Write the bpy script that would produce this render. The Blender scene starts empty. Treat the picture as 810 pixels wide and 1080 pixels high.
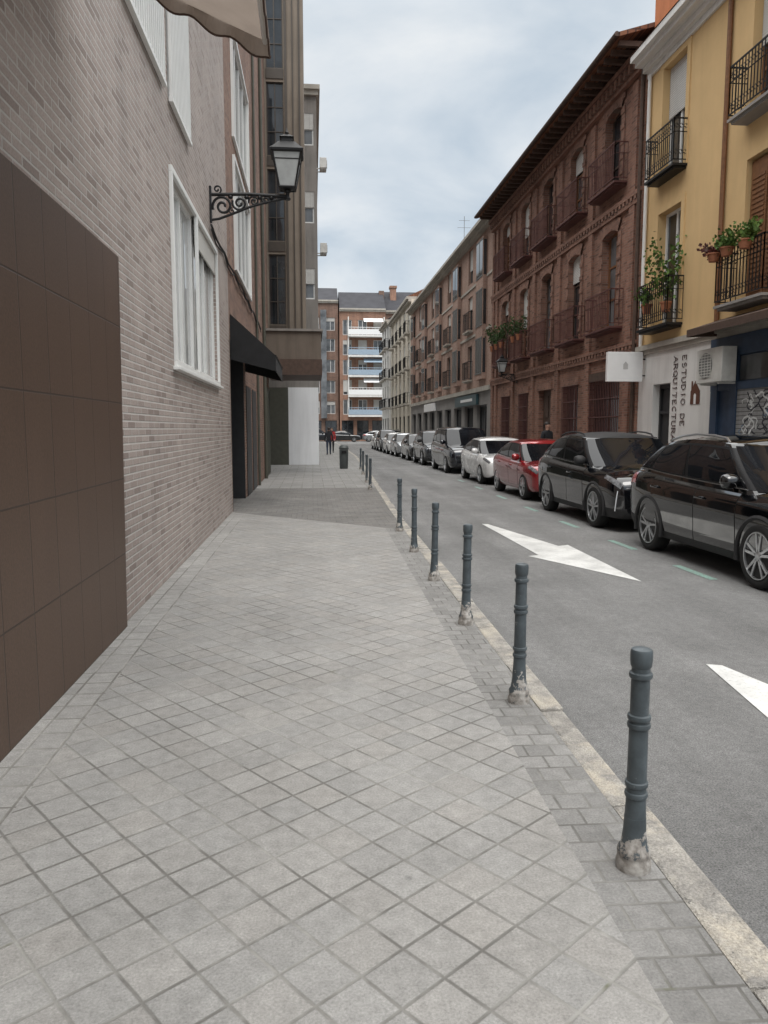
import bpy, bmesh, math, random
from mathutils import Vector, Matrix
random.seed(7)
R = math.radians
PI = math.pi
scene = bpy.context.scene
C = scene.collection

# ------------------------------------------------------------------ materials
def is_sock(v): return isinstance(v, bpy.types.NodeSocket)
class NM:
    def __init__(s, name, rough=.6, metal=0., spec=.5, coat=0.):
        s.m = bpy.data.materials.new(name); s.m.use_nodes = True
        s.t = s.m.node_tree; s.b = s.t.nodes['Principled BSDF']
        s.b.inputs['Roughness'].default_value = rough
        s.b.inputs['Metallic'].default_value = metal
        s.b.inputs['Specular IOR Level'].default_value = spec
        s.b.inputs['Coat Weight'].default_value = coat
        s.b.inputs['Coat Roughness'].default_value = .02
        s.g = None
    def n(s, ty): return s.t.nodes.new(ty)
    def si(s, sock, v):
        if is_sock(v): s.t.links.new(v, sock)
        elif isinstance(v, (tuple, list)) and len(v) == 3 and len(sock.default_value) == 4: sock.default_value = (*v, 1)
        else: sock.default_value = v
    def math(s, op, a, b=None, c=None):
        n = s.n('ShaderNodeMath'); n.operation = op
        for i, v in enumerate((a, b, c)):
            if v is not None: s.si(n.inputs[i], v)
        return n.outputs[0]
    def geo(s):
        if s.g is None: s.g = s.n('ShaderNodeNewGeometry')
        return s.g
    def pos(s): return s.geo().outputs['Position']
    def sep(s, v):
        n = s.n('ShaderNodeSeparateXYZ'); s.si(n.inputs[0], v); return n.outputs
    def comb(s, x, y, z=0.):
        n = s.n('ShaderNodeCombineXYZ')
        for i, v in enumerate((x, y, z)): s.si(n.inputs[i], v)
        return n.outputs[0]
    def mix(s, f, a, b, blend='MIX'):
        n = s.n('ShaderNodeMix'); n.data_type = 'RGBA'; n.blend_type = blend
        s.si(n.inputs[0], f); s.si(n.inputs[6], a); s.si(n.inputs[7], b); return n.outputs[2]
    def scale(s, col, f):
        n = s.n('ShaderNodeVectorMath'); n.operation = 'SCALE'
        if is_sock(col): s.t.links.new(col, n.inputs[0])
        else: n.inputs[0].default_value = col
        s.si(n.inputs['Scale'], f); return n.outputs[0]
    def noise(s, sc, det=3., rough=.55, vec=None):
        n = s.n('ShaderNodeTexNoise'); n.inputs['Scale'].default_value = sc
        n.inputs['Detail'].default_value = det; n.inputs['Roughness'].default_value = rough
        s.si(n.inputs['Vector'], vec if vec is not None else s.pos()); return n.outputs[0]
    def ramp(s, v, lo, hi, a=0., b=1.):
        n = s.n('ShaderNodeMapRange'); s.si(n.inputs[0], v)
        for i, q in enumerate((lo, hi, a, b)): n.inputs[i+1].default_value = q
        return n.outputs[0]
    def voro(s, sc, vec=None):
        n = s.n('ShaderNodeTexVoronoi'); n.inputs['Scale'].default_value = sc
        s.si(n.inputs['Vector'], vec if vec is not None else s.pos()); return n.outputs
    def wn(s, vec):
        n = s.n('ShaderNodeTexWhiteNoise'); n.noise_dimensions = '3D'; s.si(n.inputs['Vector'], vec)
        return n.outputs['Value'], n.outputs['Color']
    def bump(s, h, strength=.4, dist=.01):
        n = s.n('ShaderNodeBump'); n.inputs['Strength'].default_value = strength
        n.inputs['Distance'].default_value = dist; s.si(n.inputs['Height'], h)
        s.t.links.new(n.outputs[0], s.b.inputs['Normal'])
    def col(s, c): s.si(s.b.inputs['Base Color'], c)
    def rough(s, v): s.si(s.b.inputs['Roughness'], v)
    def walluv(s):
        P = s.sep(s.pos()); Nn = s.sep(s.geo().outputs['Normal'])
        f = s.math('GREATER_THAN', s.math('ABSOLUTE', Nn[0]), .5)
        u = s.math('ADD', s.math('MULTIPLY', P[0], s.math('SUBTRACT', 1., f)), s.math('MULTIPLY', P[1], f))
        return u, P[2]
    def flooruv(s, ang=0., ox=0., oy=0.):
        P = s.sep(s.pos()); c, sn = math.cos(ang), math.sin(ang)
        u = s.math('ADD', s.math('MULTIPLY', P[0], c), s.math('MULTIPLY_ADD', P[1], sn, ox))
        v = s.math('ADD', s.math('MULTIPLY', P[0], -sn), s.math('MULTIPLY_ADD', P[1], c, oy))
        return u, v
    def tiles(s, u, v, sx, sy, off, jw, soft):
        b = s.math('DIVIDE', v, sy); rb = s.math('FLOOR', b)
        par = s.math('FRACT', s.math('MULTIPLY', rb, .5))
        a = s.math('MULTIPLY_ADD', par, 2*off, s.math('DIVIDE', u, sx))
        fa, fb = s.math('FRACT', a), s.math('FRACT', b)
        ea = s.math('MULTIPLY', s.math('MINIMUM', fa, s.math('SUBTRACT', 1., fa)), sx)
        eb = s.math('MULTIPLY', s.math('MINIMUM', fb, s.math('SUBTRACT', 1., fb)), sy)
        e = s.math('MINIMUM', ea, eb)
        mask = s.ramp(e, jw*.5, jw*.5+soft)
        r, rc = s.wn(s.comb(s.math('FLOOR', a), rb, 0.))
        return mask, r, rc

def pm(name, c, rough=.6, metal=0., amt=.25, sc=6., bump=0., bsc=40., spec=.5, coat=0., dirt=0.):
    m = NM(name, rough, metal, spec, coat)
    f = m.ramp(m.noise(sc, 4.), .25, .75, 1-amt, 1+amt)
    col = m.scale(tuple(c), f)
    if dirt:
        col = m.mix(m.ramp(m.noise(1.3, 6., .65), .5, .75, 0., dirt), col, (.09, .075, .06))
    m.col(col)
    if bump: m.bump(m.noise(bsc, 4.), bump, .01)
    return m.m

def brick_mat(name, c1, c2, c3, mortar, bw=.25, bh=.065, jw=.012, bump=.6, dirt=.25, off=.5, soft=.004, streak=.3, rough=.85, spec=.25):
    m = NM(name, rough, spec=spec)
    u, v = m.walluv(); mask, r, rc = m.tiles(u, v, bw, bh, off, jw, soft)
    c = m.mix(m.ramp(r, .0, .7), c1, c2); c = m.mix(m.ramp(r, .78, .95), c, c3)
    c = m.scale(c, m.ramp(m.noise(60., 3.), .3, .7, .82, 1.15))
    c = m.mix(mask, mortar, c)
    c = m.scale(c, m.ramp(m.noise(.7, 5., .6), .3, .7, 1-dirt, 1+dirt*.6))
    sv = m.comb(m.math('MULTIPLY', u, 3.), m.math('MULTIPLY', v, .25))
    c = m.scale(c, m.ramp(m.noise(1., 4., .6, sv), .4, .75, 1., 1-streak))
    m.col(c)
    h = m.math('ADD', mask, m.math('MULTIPLY', m.noise(90., 3.), .35))
    m.bump(h, bump, .006); return m.m

def plaster_mat(name, c, dirt=.25, streak=.3, sc=.8):
    m = NM(name, .9, spec=.2)
    u, v = m.walluv()
    col = m.scale(tuple(c), m.ramp(m.noise(sc, 6., .65), .3, .7, 1-dirt, 1+dirt*.5))
    sv = m.comb(m.math('MULTIPLY', u, 4.), m.math('MULTIPLY', v, .3))
    col = m.scale(col, m.ramp(m.noise(1., 5., .6, sv), .45, .75, 1., 1-streak))
    m.col(col); m.bump(m.noise(50., 4.), .15, .01); return m.m

def paving_mat(name, base, ang, sx, sy, off, jw=.012, var=.3, stain=.3, tint=0., jd=.55, jp=1.12):
    m = NM(name, .85, spec=.3)
    u, v = m.flooruv(ang)
    wob = m.noise(3., 2.)
    u = m.math('MULTIPLY_ADD', wob, .012, u)
    mask, r, rc = m.tiles(u, v, sx, sy, off, jw, .005)
    c = m.scale(tuple(base), m.ramp(r, 0., 1., 1-var, 1+var))
    if tint: c = m.mix(m.ramp(rc, .3, 1., 0., tint), c, (base[0]*1.06, base[1]*.97, base[2]*.88))
    c = m.scale(c, m.ramp(m.noise(110., 4., .75), .25, .75, .66, 1.34))
    c = m.scale(c, m.ramp(m.noise(18., 4., .6), .3, .7, .86, 1.12))
    jn = m.ramp(m.noise(1.7, 5., .7), .43, .63)
    jc = m.mix(jn, (base[0]*jd, base[1]*jd*.98, base[2]*jd*.94), (base[0]*jp, base[1]*jp, base[2]*jp*.97))
    moss = m.ramp(m.noise(1.6, 5., .7), .64, .72)
    jc = m.mix(moss, jc, (.11, .115, .065))
    c = m.mix(mask, jc, c)
    c = m.scale(c, m.ramp(m.noise(.9, 7., .7), .3, .7, 1-stain, 1+stain*.5))
    P = m.sep(m.pos())
    vo = m.voro(2.3, m.comb(P[0], P[1], 0.))
    dots = m.math('MULTIPLY', m.ramp(vo[0], .03, .055, 1., 0.), m.ramp(m.sep(vo[1])[0], .5, .51))
    c = m.mix(m.math('MULTIPLY', dots, .5), c, (.08, .08, .08))
    m.col(c)
    h = m.math('ADD', m.math('MULTIPLY', mask, .9), m.math('MULTIPLY', m.noise(160., 3., .7), .5))
    h = m.math('ADD', h, m.math('MULTIPLY', r, .35))
    m.bump(h, .5, .006); return m.m

def asphalt_mat():
    m = NM('asphalt', .8, spec=.3)
    P = m.sep(m.pos())
    c = m.scale((.180, .179, .176), m.ramp(m.noise(120., 3., .85), .3, .7, .35, 1.7))
    c = m.scale(c, m.ramp(m.noise(25., 5., .8), .3, .7, .76, 1.24))
    sv = m.comb(m.math('MULTIPLY', P[0], 1.4), m.math('MULTIPLY', P[1], .12))
    c = m.scale(c, m.ramp(m.noise(1., 5., .6, sv), .3, .72, 1.18, .76))
    c = m.scale(c, m.ramp(m.noise(.6, 6., .7), .35, .65, .82, 1.12))
    sp = m.ramp(m.noise(2.2, 5., .75), .62, .72, 0., .4)
    c = m.mix(sp, c, (.085, .085, .085))
    m.col(c); m.bump(m.noise(110., 4., .8), .9, .010); return m.m

def worn_paint(name, c, under=(.17, .17, .165), lo=.35, hi=.5):
    m = NM(name, .7)
    f = m.ramp(m.noise(40., 5., .75), lo, hi)
    f2 = m.ramp(m.noise(3., 4., .6), .3, .6, .6, 1.)
    m.col(m.mix(m.math('MULTIPLY', f, f2), under, c)); m.bump(m.noise(180., 3.), .3, .004); return m.m

def car_paint(name, c, metal=.25, rough=.2):
    m = NM(name, rough, metal, .5, 1.)
    P = m.sep(m.pos())
    d = m.math('MULTIPLY', m.ramp(P[2], .1, .7, .12, .0), m.noise(5., 4., .6))
    m.col(m.mix(d, m.scale(tuple(c), m.ramp(m.noise(900., 1.), .3, .7, .9, 1.1)), (.12, .11, .095)))
    m.rough(m.ramp(m.noise(6., 4.), .3, .7, rough-.03, rough+.05)); return m.m

def glass_mat(name, c=(.02, .024, .028), rough=.04, spec=.8):
    m = NM(name, rough, 0., spec)
    m.col(m.scale(tuple(c), m.ramp(m.noise(.9, 3.), .3, .7, .4, 1.8)))
    m.bump(m.noise(1.2, 2.), .03, .05); return m.m
def curtain_glass(name, c):
    m = NM(name, .05, 0., .8)
    P = m.sep(m.pos())
    sv = m.comb(m.math('MULTIPLY', P[0], 7.), m.math('MULTIPLY', P[1], 7.), m.math('MULTIPLY', P[2], .2))
    m.col(m.scale(tuple(c), m.ramp(m.noise(1., 3., .6, sv), .35, .65, .7, 1.15))); return m.m

def bollard_mat():
    m = NM('bollard_paint', .5, .0, .5)
    tc = m.n('ShaderNodeTexCoord'); oi = m.n('ShaderNodeObjectInfo')
    P = m.sep(tc.outputs['Object'])
    off = m.scale(m.comb(oi.outputs['Random'], oi.outputs['Random'], oi.outputs['Random']), 9.)
    va = m.n('ShaderNodeVectorMath'); va.operation = 'ADD'
    m.t.links.new(tc.outputs['Object'], va.inputs[0]); m.t.links.new(off, va.inputs[1]); vec = va.outputs[0]
    c = m.scale((.058, .072, .080), m.ramp(m.noise(14., 4., .6, vec), .3, .7, .75, 1.3))
    lim = m.ramp(P[2], .02, .24, .66, .30)
    chip = m.ramp(m.math('SUBTRACT', lim, m.noise(13., 5., .7, vec)), .0, .03)
    und = m.mix(m.ramp(m.noise(26., 4., .6, vec), .35, .6), (.42, .40, .37), (.20, .18, .16))
    c = m.mix(chip, c, und)
    c = m.mix(m.ramp(m.noise(45., 4., .7, vec), .66, .73, 0., .6), c, (.25, .26, .26))
    m.col(c); m.rough(m.ramp(m.noise(20., 3., .6, vec), .3, .7, .35, .6))
    m.bump(m.noise(60., 4., .6, vec), .25, .004); return m.m
def cloth_mat(name, c, tr=.45):
    m = NM(name, .9, spec=.2)
    col = m.scale(tuple(c), m.ramp(m.noise(3., 4.), .25, .75, .82, 1.14)); m.col(col)
    m.bump(m.noise(300., 2.), .12, .005)
    t = m.n('ShaderNodeBsdfTranslucent'); m.t.links.new(col, t.inputs[0])
    x = m.n('ShaderNodeMixShader'); x.inputs[0].default_value = tr
    m.t.links.new(m.b.outputs[0], x.inputs[1]); m.t.links.new(t.outputs[0], x.inputs[2])
    m.t.links.new(x.outputs[0], m.t.nodes['Material Output'].inputs[0]); return m.m

M = {}
M['paving'] = paving_mat('paving_tiles', (.278, .273, .262), R(38), .172, .172, 0., .006, .065, tint=.25, stain=.17, jd=.52)
M['paving_edge'] = paving_mat('paving_edge', (.222, .218, .21), R(-1.2), .13, .13, .5, .006, .12, stain=.18, jd=.58)
M['paving_wall'] = paving_mat('paving_wall_edge', (.29, .283, .27), 0., .16, .2, .0, .008, .09, stain=.2, jd=.55)
M['paving_small'] = paving_mat('paving_small', (.178, .173, .166), 0., .2, .1, .5, .010, .16, stain=.22, tint=.4, jd=.58)
M['paving_far'] = paving_mat('paving_far', (.25, .246, .236), 0., .3, .3, .0, .012, .1, stain=.2)
M['asphalt'] = asphalt_mat()
M['ground'] = pm('ground_grey', (.16, .16, .155), .9, amt=.2, sc=1.)
def kerbmat():
    m = NM('kerb_granite', .85, spec=.3)
    c = m.mix(m.ramp(m.noise(7., 6., .7), .38, .62), (.37, .35, .315), (.22, .21, .195))
    c = m.mix(m.ramp(m.noise(2.2, 5., .7), .5, .62), c, (.44, .40, .335))
    c = m.mix(m.ramp(m.noise(11., 6., .8), .60, .66), c, (.14, .135, .125))
    c = m.scale(c, m.ramp(m.noise(120., 3., .7), .3, .7, .7, 1.3))
    m.col(c); m.bump(m.math('ADD', m.noise(14., 6., .7), m.math('MULTIPLY', m.noise(90., 3.), .3)), 1., .025); return m.m
M['kerb'] = kerbmat()
M['white_line'] = worn_paint('white_road_paint', (.62, .62, .60), lo=.22, hi=.45)
M['green_line'] = worn_paint('green_road_paint', (.23, .45, .37), lo=.38, hi=.60)
M['brickA'] = brick_mat('pale_brick', (.405, .340, .308), (.352, .290, .260), (.270, .216, .192), (.48, .45, .42), .27, .064, .011, .9, .14, streak=.16, rough=.65, spec=.38)
M['brickB'] = brick_mat('red_brick_b', (.30, .18, .135), (.24, .135, .10), (.17, .10, .08), (.30, .25, .21), streak=.3)
M['brickC'] = brick_mat('dark_red_brick', (.33, .172, .122), (.262, .132, .095), (.165, .085, .063), (.26, .19, .152), .26, .066, .012, .8, .22)
M['brickC2'] = brick_mat('trim_brick', (.33, .175, .125), (.265, .138, .10), (.18, .094, .072), (.24, .175, .14), .13, .066, .010, .8)
M['panel'] = brick_mat('brown_tile', (.092, .056, .038), (.087, .053, .036), (.081, .049, .034), (.042, .027, .020), .42, .6, .006, .3, .08, 0., streak=.10, rough=.5, spec=.45)
M['yellow'] = plaster_mat('yellow_render', (.66, .46, .235), .09, .08)
M['white_wall'] = plaster_mat('white_render', (.76, .75, .72), .12, .16)
M['cream'] = plaster_mat('cream_render', (.62, .57, .48), .12, .2)
M['pink'] = brick_mat('terracotta_brick', (.44, .29, .23), (.40, .255, .20), (.36, .225, .175), (.44, .35, .30), .25, .07, .012, .3, .15)
M['pale_band'] = plaster_mat('pale_stone', (.44, .41, .36), .18, .25)
M['grey_stone'] = plaster_mat('grey_stone', (.30, .285, .27), .2, .25)
M['beige'] = plaster_mat('beige_render', (.225, .19, .155), .18, .3)
M['brown_render'] = plaster_mat('brown_render', (.17, .14, .115), .18, .3)
M['grey_brown'] = plaster_mat('grey_brown_render', (.26, .24, .22), .18, .3)
M['pale_panel'] = plaster_mat('pale_grey_render', (.80, .81, .82), .06, .12)
M['orange'] = plaster_mat('orange_render', (.60, .23, .11), .15, .2)
M['far_orange'] = brick_mat('far_orange_brick', (.37, .20, .135), (.335, .18, .12), (.29, .155, .105), (.34, .26, .22), .5, .13, .02, .3)
M['brown_brick_far'] = brick_mat('far_brown_brick', (.27, .165, .125), (.235, .145, .108), (.20, .122, .092), (.27, .22, .19), .5, .13, .02, .3)
M['white_frame'] = pm('white_frame', (.72, .72, .70), .45, amt=.06, sc=3.)
M['grey_frame'] = pm('grey_frame', (.13, .135, .13), .5, amt=.1)
M['dark_frame'] = pm('dark_frame', (.03, .03, .032), .5, amt=.2)
M['bronze'] = pm('bronze_frame', (.045, .034, .024), .5, amt=.2)
M['wood'] = pm('brown_wood', (.19, .085, .036), .55, amt=.25, sc=12.)
M['dark_wood'] = pm('dark_wood', (.075, .045, .032), .7, amt=.3, sc=10.)
M['glass'] = glass_mat('window_glass')
M['glass_grey'] = glass_mat('window_glass_curtain', (.10, .105, .11), .06)
M['glass_curtain'] = curtain_glass('window_glass_net', (.40, .405, .40))
M['car_glass'] = glass_mat('car_glass', (.008, .009, .011), .015, .5)
M['blind'] = brick_mat('roller_blind', (.62, .61, .58), (.62, .61, .58), (.60, .59, .56), (.36, .35, .33), 9., .05, .008, .4, .1, 0., streak=.1)
M['iron'] = pm('black_iron', (.012, .012, .013), .5, .3, amt=.3)
M['red_iron'] = pm('oxide_red_iron', (.105, .040, .034), .6, .1, amt=.3)
M['black_plastic'] = pm('black_plastic', (.018, .018, .019), .65, amt=.2)
M['pillar_black'] = pm('pillar_black', (.010, .010, .011), .5, amt=.1, spec=.3)
M['tyre'] = pm('tyre_rubber', (.015, .015, .015), .85, amt=.25, bump=.1)
M['alloy'] = pm('alloy', (.5, .51, .52), .28, .85, amt=.08)
M['black_alloy'] = pm('dark_alloy', (.012, .012, .013), .4, .3, amt=.1)
M['chrome'] = pm('chrome', (.5, .5, .5), .2, 1., amt=.03)
M['lamp_glass_car'] = pm('headlamp', (.20, .21, .225), .05, .4, amt=.8, sc=14., coat=1.)
M['drl'] = pm('drl_strip', (.75, .77, .8), .2, amt=.02)
M['tail'] = pm('tail_lamp', (.30, .01, .012), .12, amt=.1, coat=1.)
M['plate'] = pm('number_plate', (.7, .7, .68), .4, amt=.04)
M['bollard'] = bollard_mat()
M['awning_cloth'] = cloth_mat('taupe_cloth', (.315, .262, .222), .45)
M['awning_trim'] = pm('dark_trim_cloth', (.08, .05, .038), .9, amt=.1)
M['black_cloth'] = pm('black_cloth', (.014, .014, .015), .9, amt=.25)
M['lamp_glass'] = pm('lantern_glass', (.36, .37, .365), .12, amt=.2, sc=5., spec=.6)
M['terracotta'] = pm('terracotta', (.33, .13, .065), .8, amt=.2)
M['zinc'] = pm('grey_roof', (.05, .05, .056), .85, amt=.2, sc=1., spec=.2)
M['roof_tile'] = brick_mat('roof_tiles', (.28, .13, .075), (.22, .10, .06), (.15, .08, .06), (.09, .05, .04), .2, .3, .03, .8)
M['shutter'] = brick_mat('metal_shutter', (.36, .36, .355), (.35, .35, .345), (.33, .33, .325), (.15, .15, .148), 9., .08, .012, .6, .2, 0.)
M['navy'] = pm('blue_shop_paint', (.034, .060, .105), .45, amt=.2)
M['graf_white'] = pm('white_spray', (.62, .63, .62), .7, amt=.2)
M['graf_blue'] = pm('blue_spray', (.12, .18, .25), .7, amt=.3)
M['graf_dark'] = pm('dark_spray', (.03, .03, .04), .7, amt=.3)
M['sign_white'] = pm('white_sign', (.80, .80, .79), .4, amt=.04)
M['letter'] = pm('dark_red_lettering', (.055, .022, .02), .6, amt=.1)
M['logo'] = pm('logo_brown', (.115, .042, .022), .6, amt=.1)
M['logo_grey'] = pm('logo_grey', (.48, .47, .46), .6, amt=.1)
M['teal'] = pm('teal_sign', (.03, .07, .08), .4, amt=.1)
M['bin'] = pm('bin_grey', (.06, .068, .066), .55, amt=.15)
M['ac'] = pm('ac_casing', (.66, .65, .61), .5, amt=.1, dirt=.3)
M['ac_fan'] = pm('ac_fan_grey', (.22, .22, .21), .6, amt=.1)
M['black_hole'] = pm('dark_interior', (.008, .008, .008), .9, amt=.2)
M['gate'] = pm('olive_gate', (.075, .075, .058), .6, amt=.15)
M['skin'] = pm('skin', (.45, .26, .19), .55, amt=.06)
M['hair'] = pm('dark_hair', (.02, .014, .011), .6, amt=.2)
M['cloth_dark'] = pm('dark_coat', (.02, .021, .025), .9, amt=.2)
M['cloth_red'] = pm('red_jacket', (.35, .025, .025), .9, amt=.15)
M['jeans'] = pm('dark_jeans', (.03, .04, .065), .9, amt=.2)
M['rail_blue'] = pm('blue_grey_railing', (.30, .38, .46), .5, amt=.1)
def leafmat(name, c, c2):
    m = NM(name, .55, spec=.3); m.col(m.mix(m.ramp(m.noise(9., 2.), .35, .65), c, c2)); return m.m
M['leaf'] = leafmat('leaf_green', (.055, .11, .025), (.11, .18, .035))
M['leaf_dark'] = leafmat('leaf_dark', (.03, .065, .02), (.06, .10, .03))
M['flower'] = leafmat('leaf_red', (.18, .05, .05), (.09, .06, .045))
P_BLACK = car_paint('black_car_paint', (.002, .0023, .003), 0., .06)
P_BLACK2 = car_paint('black_car_paint_b', (.002, .0025, .004), 0., .06)
P_RED = car_paint('red_car_paint', (.25, .010, .014))
P_WHITE = car_paint('white_car_paint', (.66, .66, .65), 0., .25)
P_GREY = car_paint('dark_grey_paint', (.03, .033, .038), .4)
P_SILVER = car_paint('silver_paint', (.32, .33, .34), .6)
P_BLUE = car_paint('dark_blue_paint', (.005, .007, .012), .1, .1)

# ------------------------------------------------------------------ mesh helpers
class MB:
    def __init__(s, fn=None): s.v = []; s.f = []; s.m = []; s.fn = fn
    def pt(s, p):
        s.v.append(tuple(s.fn(*p)) if s.fn else tuple(p)); return len(s.v)-1
    def poly(s, pts, mi=0):
        s.f.append([s.pt(p) for p in pts]); s.m.append(mi)
    def face(s, ids, mi=0): s.f.append(list(ids)); s.m.append(mi)
    def box(s, a, b, mi=0):
        (x0, y0, z0), (x1, y1, z1) = a, b
        i = [s.pt(p) for p in ((x0,y0,z0),(x1,y0,z0),(x1,y1,z0),(x0,y1,z0),(x0,y0,z1),(x1,y0,z1),(x1,y1,z1),(x0,y1,z1))]
        for q in ((0,3,2,1),(4,5,6,7),(0,1,5,4),(1,2,6,5),(2,3,7,6),(3,0,4,7)): s.face([i[k] for k in q], mi)
    def extr(s, pts, vec, mi=0):
        vec = Vector(vec); n = len(pts)
        a = [s.pt(p) for p in pts]; b = [s.pt(Vector(p)+vec) for p in pts]
        s.face(a[::-1], mi); s.face(b, mi)
        for k in range(n): s.face((a[k], a[(k+1) % n], b[(k+1) % n], b[k]), mi)
    def tube(s, pts, r, n=8, mi=0):
        pts = [Vector(p) for p in pts]; rings = []
        up = Vector((0, 0, 1)); prev = None
        for k, p in enumerate(pts):
            d = (pts[min(k+1, len(pts)-1)]-pts[max(k-1, 0)])
            d = d.normalized() if d.length > 1e-9 else Vector((0, 0, 1))
            if prev is None:
                a = d.cross(up)
                if a.length < 1e-3: a = d.cross(Vector((1, 0, 0)))
            else:
                a = prev - d*prev.dot(d)
                if a.length < 1e-4: a = d.cross(up)
            a.normalize(); prev = a; b = d.cross(a)
            rr = r[k] if isinstance(r, (list, tuple)) else r
            rings.append([s.pt(p+a*(rr*math.cos(2*PI*j/n))+b*(rr*math.sin(2*PI*j/n))) for j in range(n)])
        for k in range(len(rings)-1):
            for j in range(n): s.face((rings[k][j], rings[k][(j+1) % n], rings[k+1][(j+1) % n], rings[k+1][j]), mi)
        s.face(rings[0][::-1], mi); s.face(rings[-1], mi)
    def lathe(s, prof, n=24, mi=0, c=(0, 0, 0), axis='z'):
        rings = []
        for r, h in prof:
            ring = []
            for j in range(n):
                a = 2*PI*j/n; x, y = r*math.cos(a), r*math.sin(a)
                p = (c[0]+x, c[1]+y, c[2]+h) if axis == 'z' else (c[0]+h, c[1]+x, c[2]+y)
                ring.append(s.pt(p))
            rings.append(ring)
        for k in range(len(rings)-1):
            for j in range(n): s.face((rings[k][j], rings[k][(j+1) % n], rings[k+1][(j+1) % n], rings[k+1][j]), mi)
        s.face(rings[0][::-1], mi); s.face(rings[-1], mi)
    def build(s, name, mats, parent=None, smooth=None, bevel=0., merge=False):
        me = bpy.data.meshes.new(name); me.from_pydata(s.v, [], s.f)
        if not isinstance(mats, (list, tuple)): mats = [mats]
        for q in mats: me.materials.append(q)
        for p, mi in zip(me.polygons, s.m): p.material_index = mi
        bm = bmesh.new(); bm.from_mesh(me)
        if merge: bmesh.ops.remove_doubles(bm, verts=bm.verts, dist=1e-5)
        bmesh.ops.recalc_face_normals(bm, faces=bm.faces)
        if bevel:
            ed = [e for e in bm.edges if len(e.link_faces) == 2 and e.calc_face_angle(0) > .5]
            bmesh.ops.bevel(bm, geom=ed, offset=bevel, segments=2, profile=.6, affect='EDGES')
        bm.to_mesh(me); bm.free()
        if smooth is not None:
            for p in me.polygons: p.use_smooth = True
            me.set_sharp_from_angle(angle=R(smooth))
        o = bpy.data.objects.new(name, me); C.objects.link(o)
        if parent: o.parent = parent
        return o

def thing(name, label, cat, loc=(0, 0, 0), rz=0, group=None):
    o = bpy.data.objects.new(name, None); o.empty_display_size = .2; C.objects.link(o)
    o.location = loc; o.rotation_euler = (0, 0, rz); o['label'] = label; o['category'] = cat
    if group: o['group'] = group
    return o
def struct(o, label, cat):
    o['kind'] = 'structure'; o['label'] = label; o['category'] = cat; return o
def dup(root, loc, rz, label):
    r = root.copy(); C.objects.link(r); r.location = loc; r.rotation_euler = (0, 0, rz); r['label'] = label
    for ch in list(root.children):
        c = ch.copy(); C.objects.link(c); c.parent = r
        for g in list(ch.children):
            d = g.copy(); C.objects.link(d); d.parent = c
    return r
def lerp_tab(tab, y):
    if y <= tab[0][0]: return tab[0][1]
    for (a, va), (b, vb) in zip(tab, tab[1:]):
        if y <= b: return va+(vb-va)*(y-a)/(b-a)
    return tab[-1][1]
def mono(tab, y):
    n = len(tab)
    if y <= tab[0][0]: return list(tab[0][1:])
    if y >= tab[-1][0]: return list(tab[-1][1:])
    for i in range(n-1):
        if tab[i][0] <= y <= tab[i+1][0]: break
    out = []; h = tab[i+1][0]-tab[i][0]; t = (y-tab[i][0])/h
    def sl(k, j):
        if k == 0 or k == n-1:
            a, b = (0, 1) if k == 0 else (n-2, n-1)
            return (tab[b][j]-tab[a][j])/(tab[b][0]-tab[a][0])
        d0 = (tab[k][j]-tab[k-1][j])/(tab[k][0]-tab[k-1][0]); d1 = (tab[k+1][j]-tab[k][j])/(tab[k+1][0]-tab[k][0])
        return 0. if d0*d1 <= 0 else 2*d0*d1/(d0+d1)
    for j in range(1, len(tab[0])):
        p0, p1, m0, m1 = tab[i][j], tab[i+1][j], sl(i, j)*h, sl(i+1, j)*h
        out.append((2*t**3-3*t*t+1)*p0+(t**3-2*t*t+t)*m0+(-2*t**3+3*t*t)*p1+(t**3-t*t)*m1)
    return out

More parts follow.
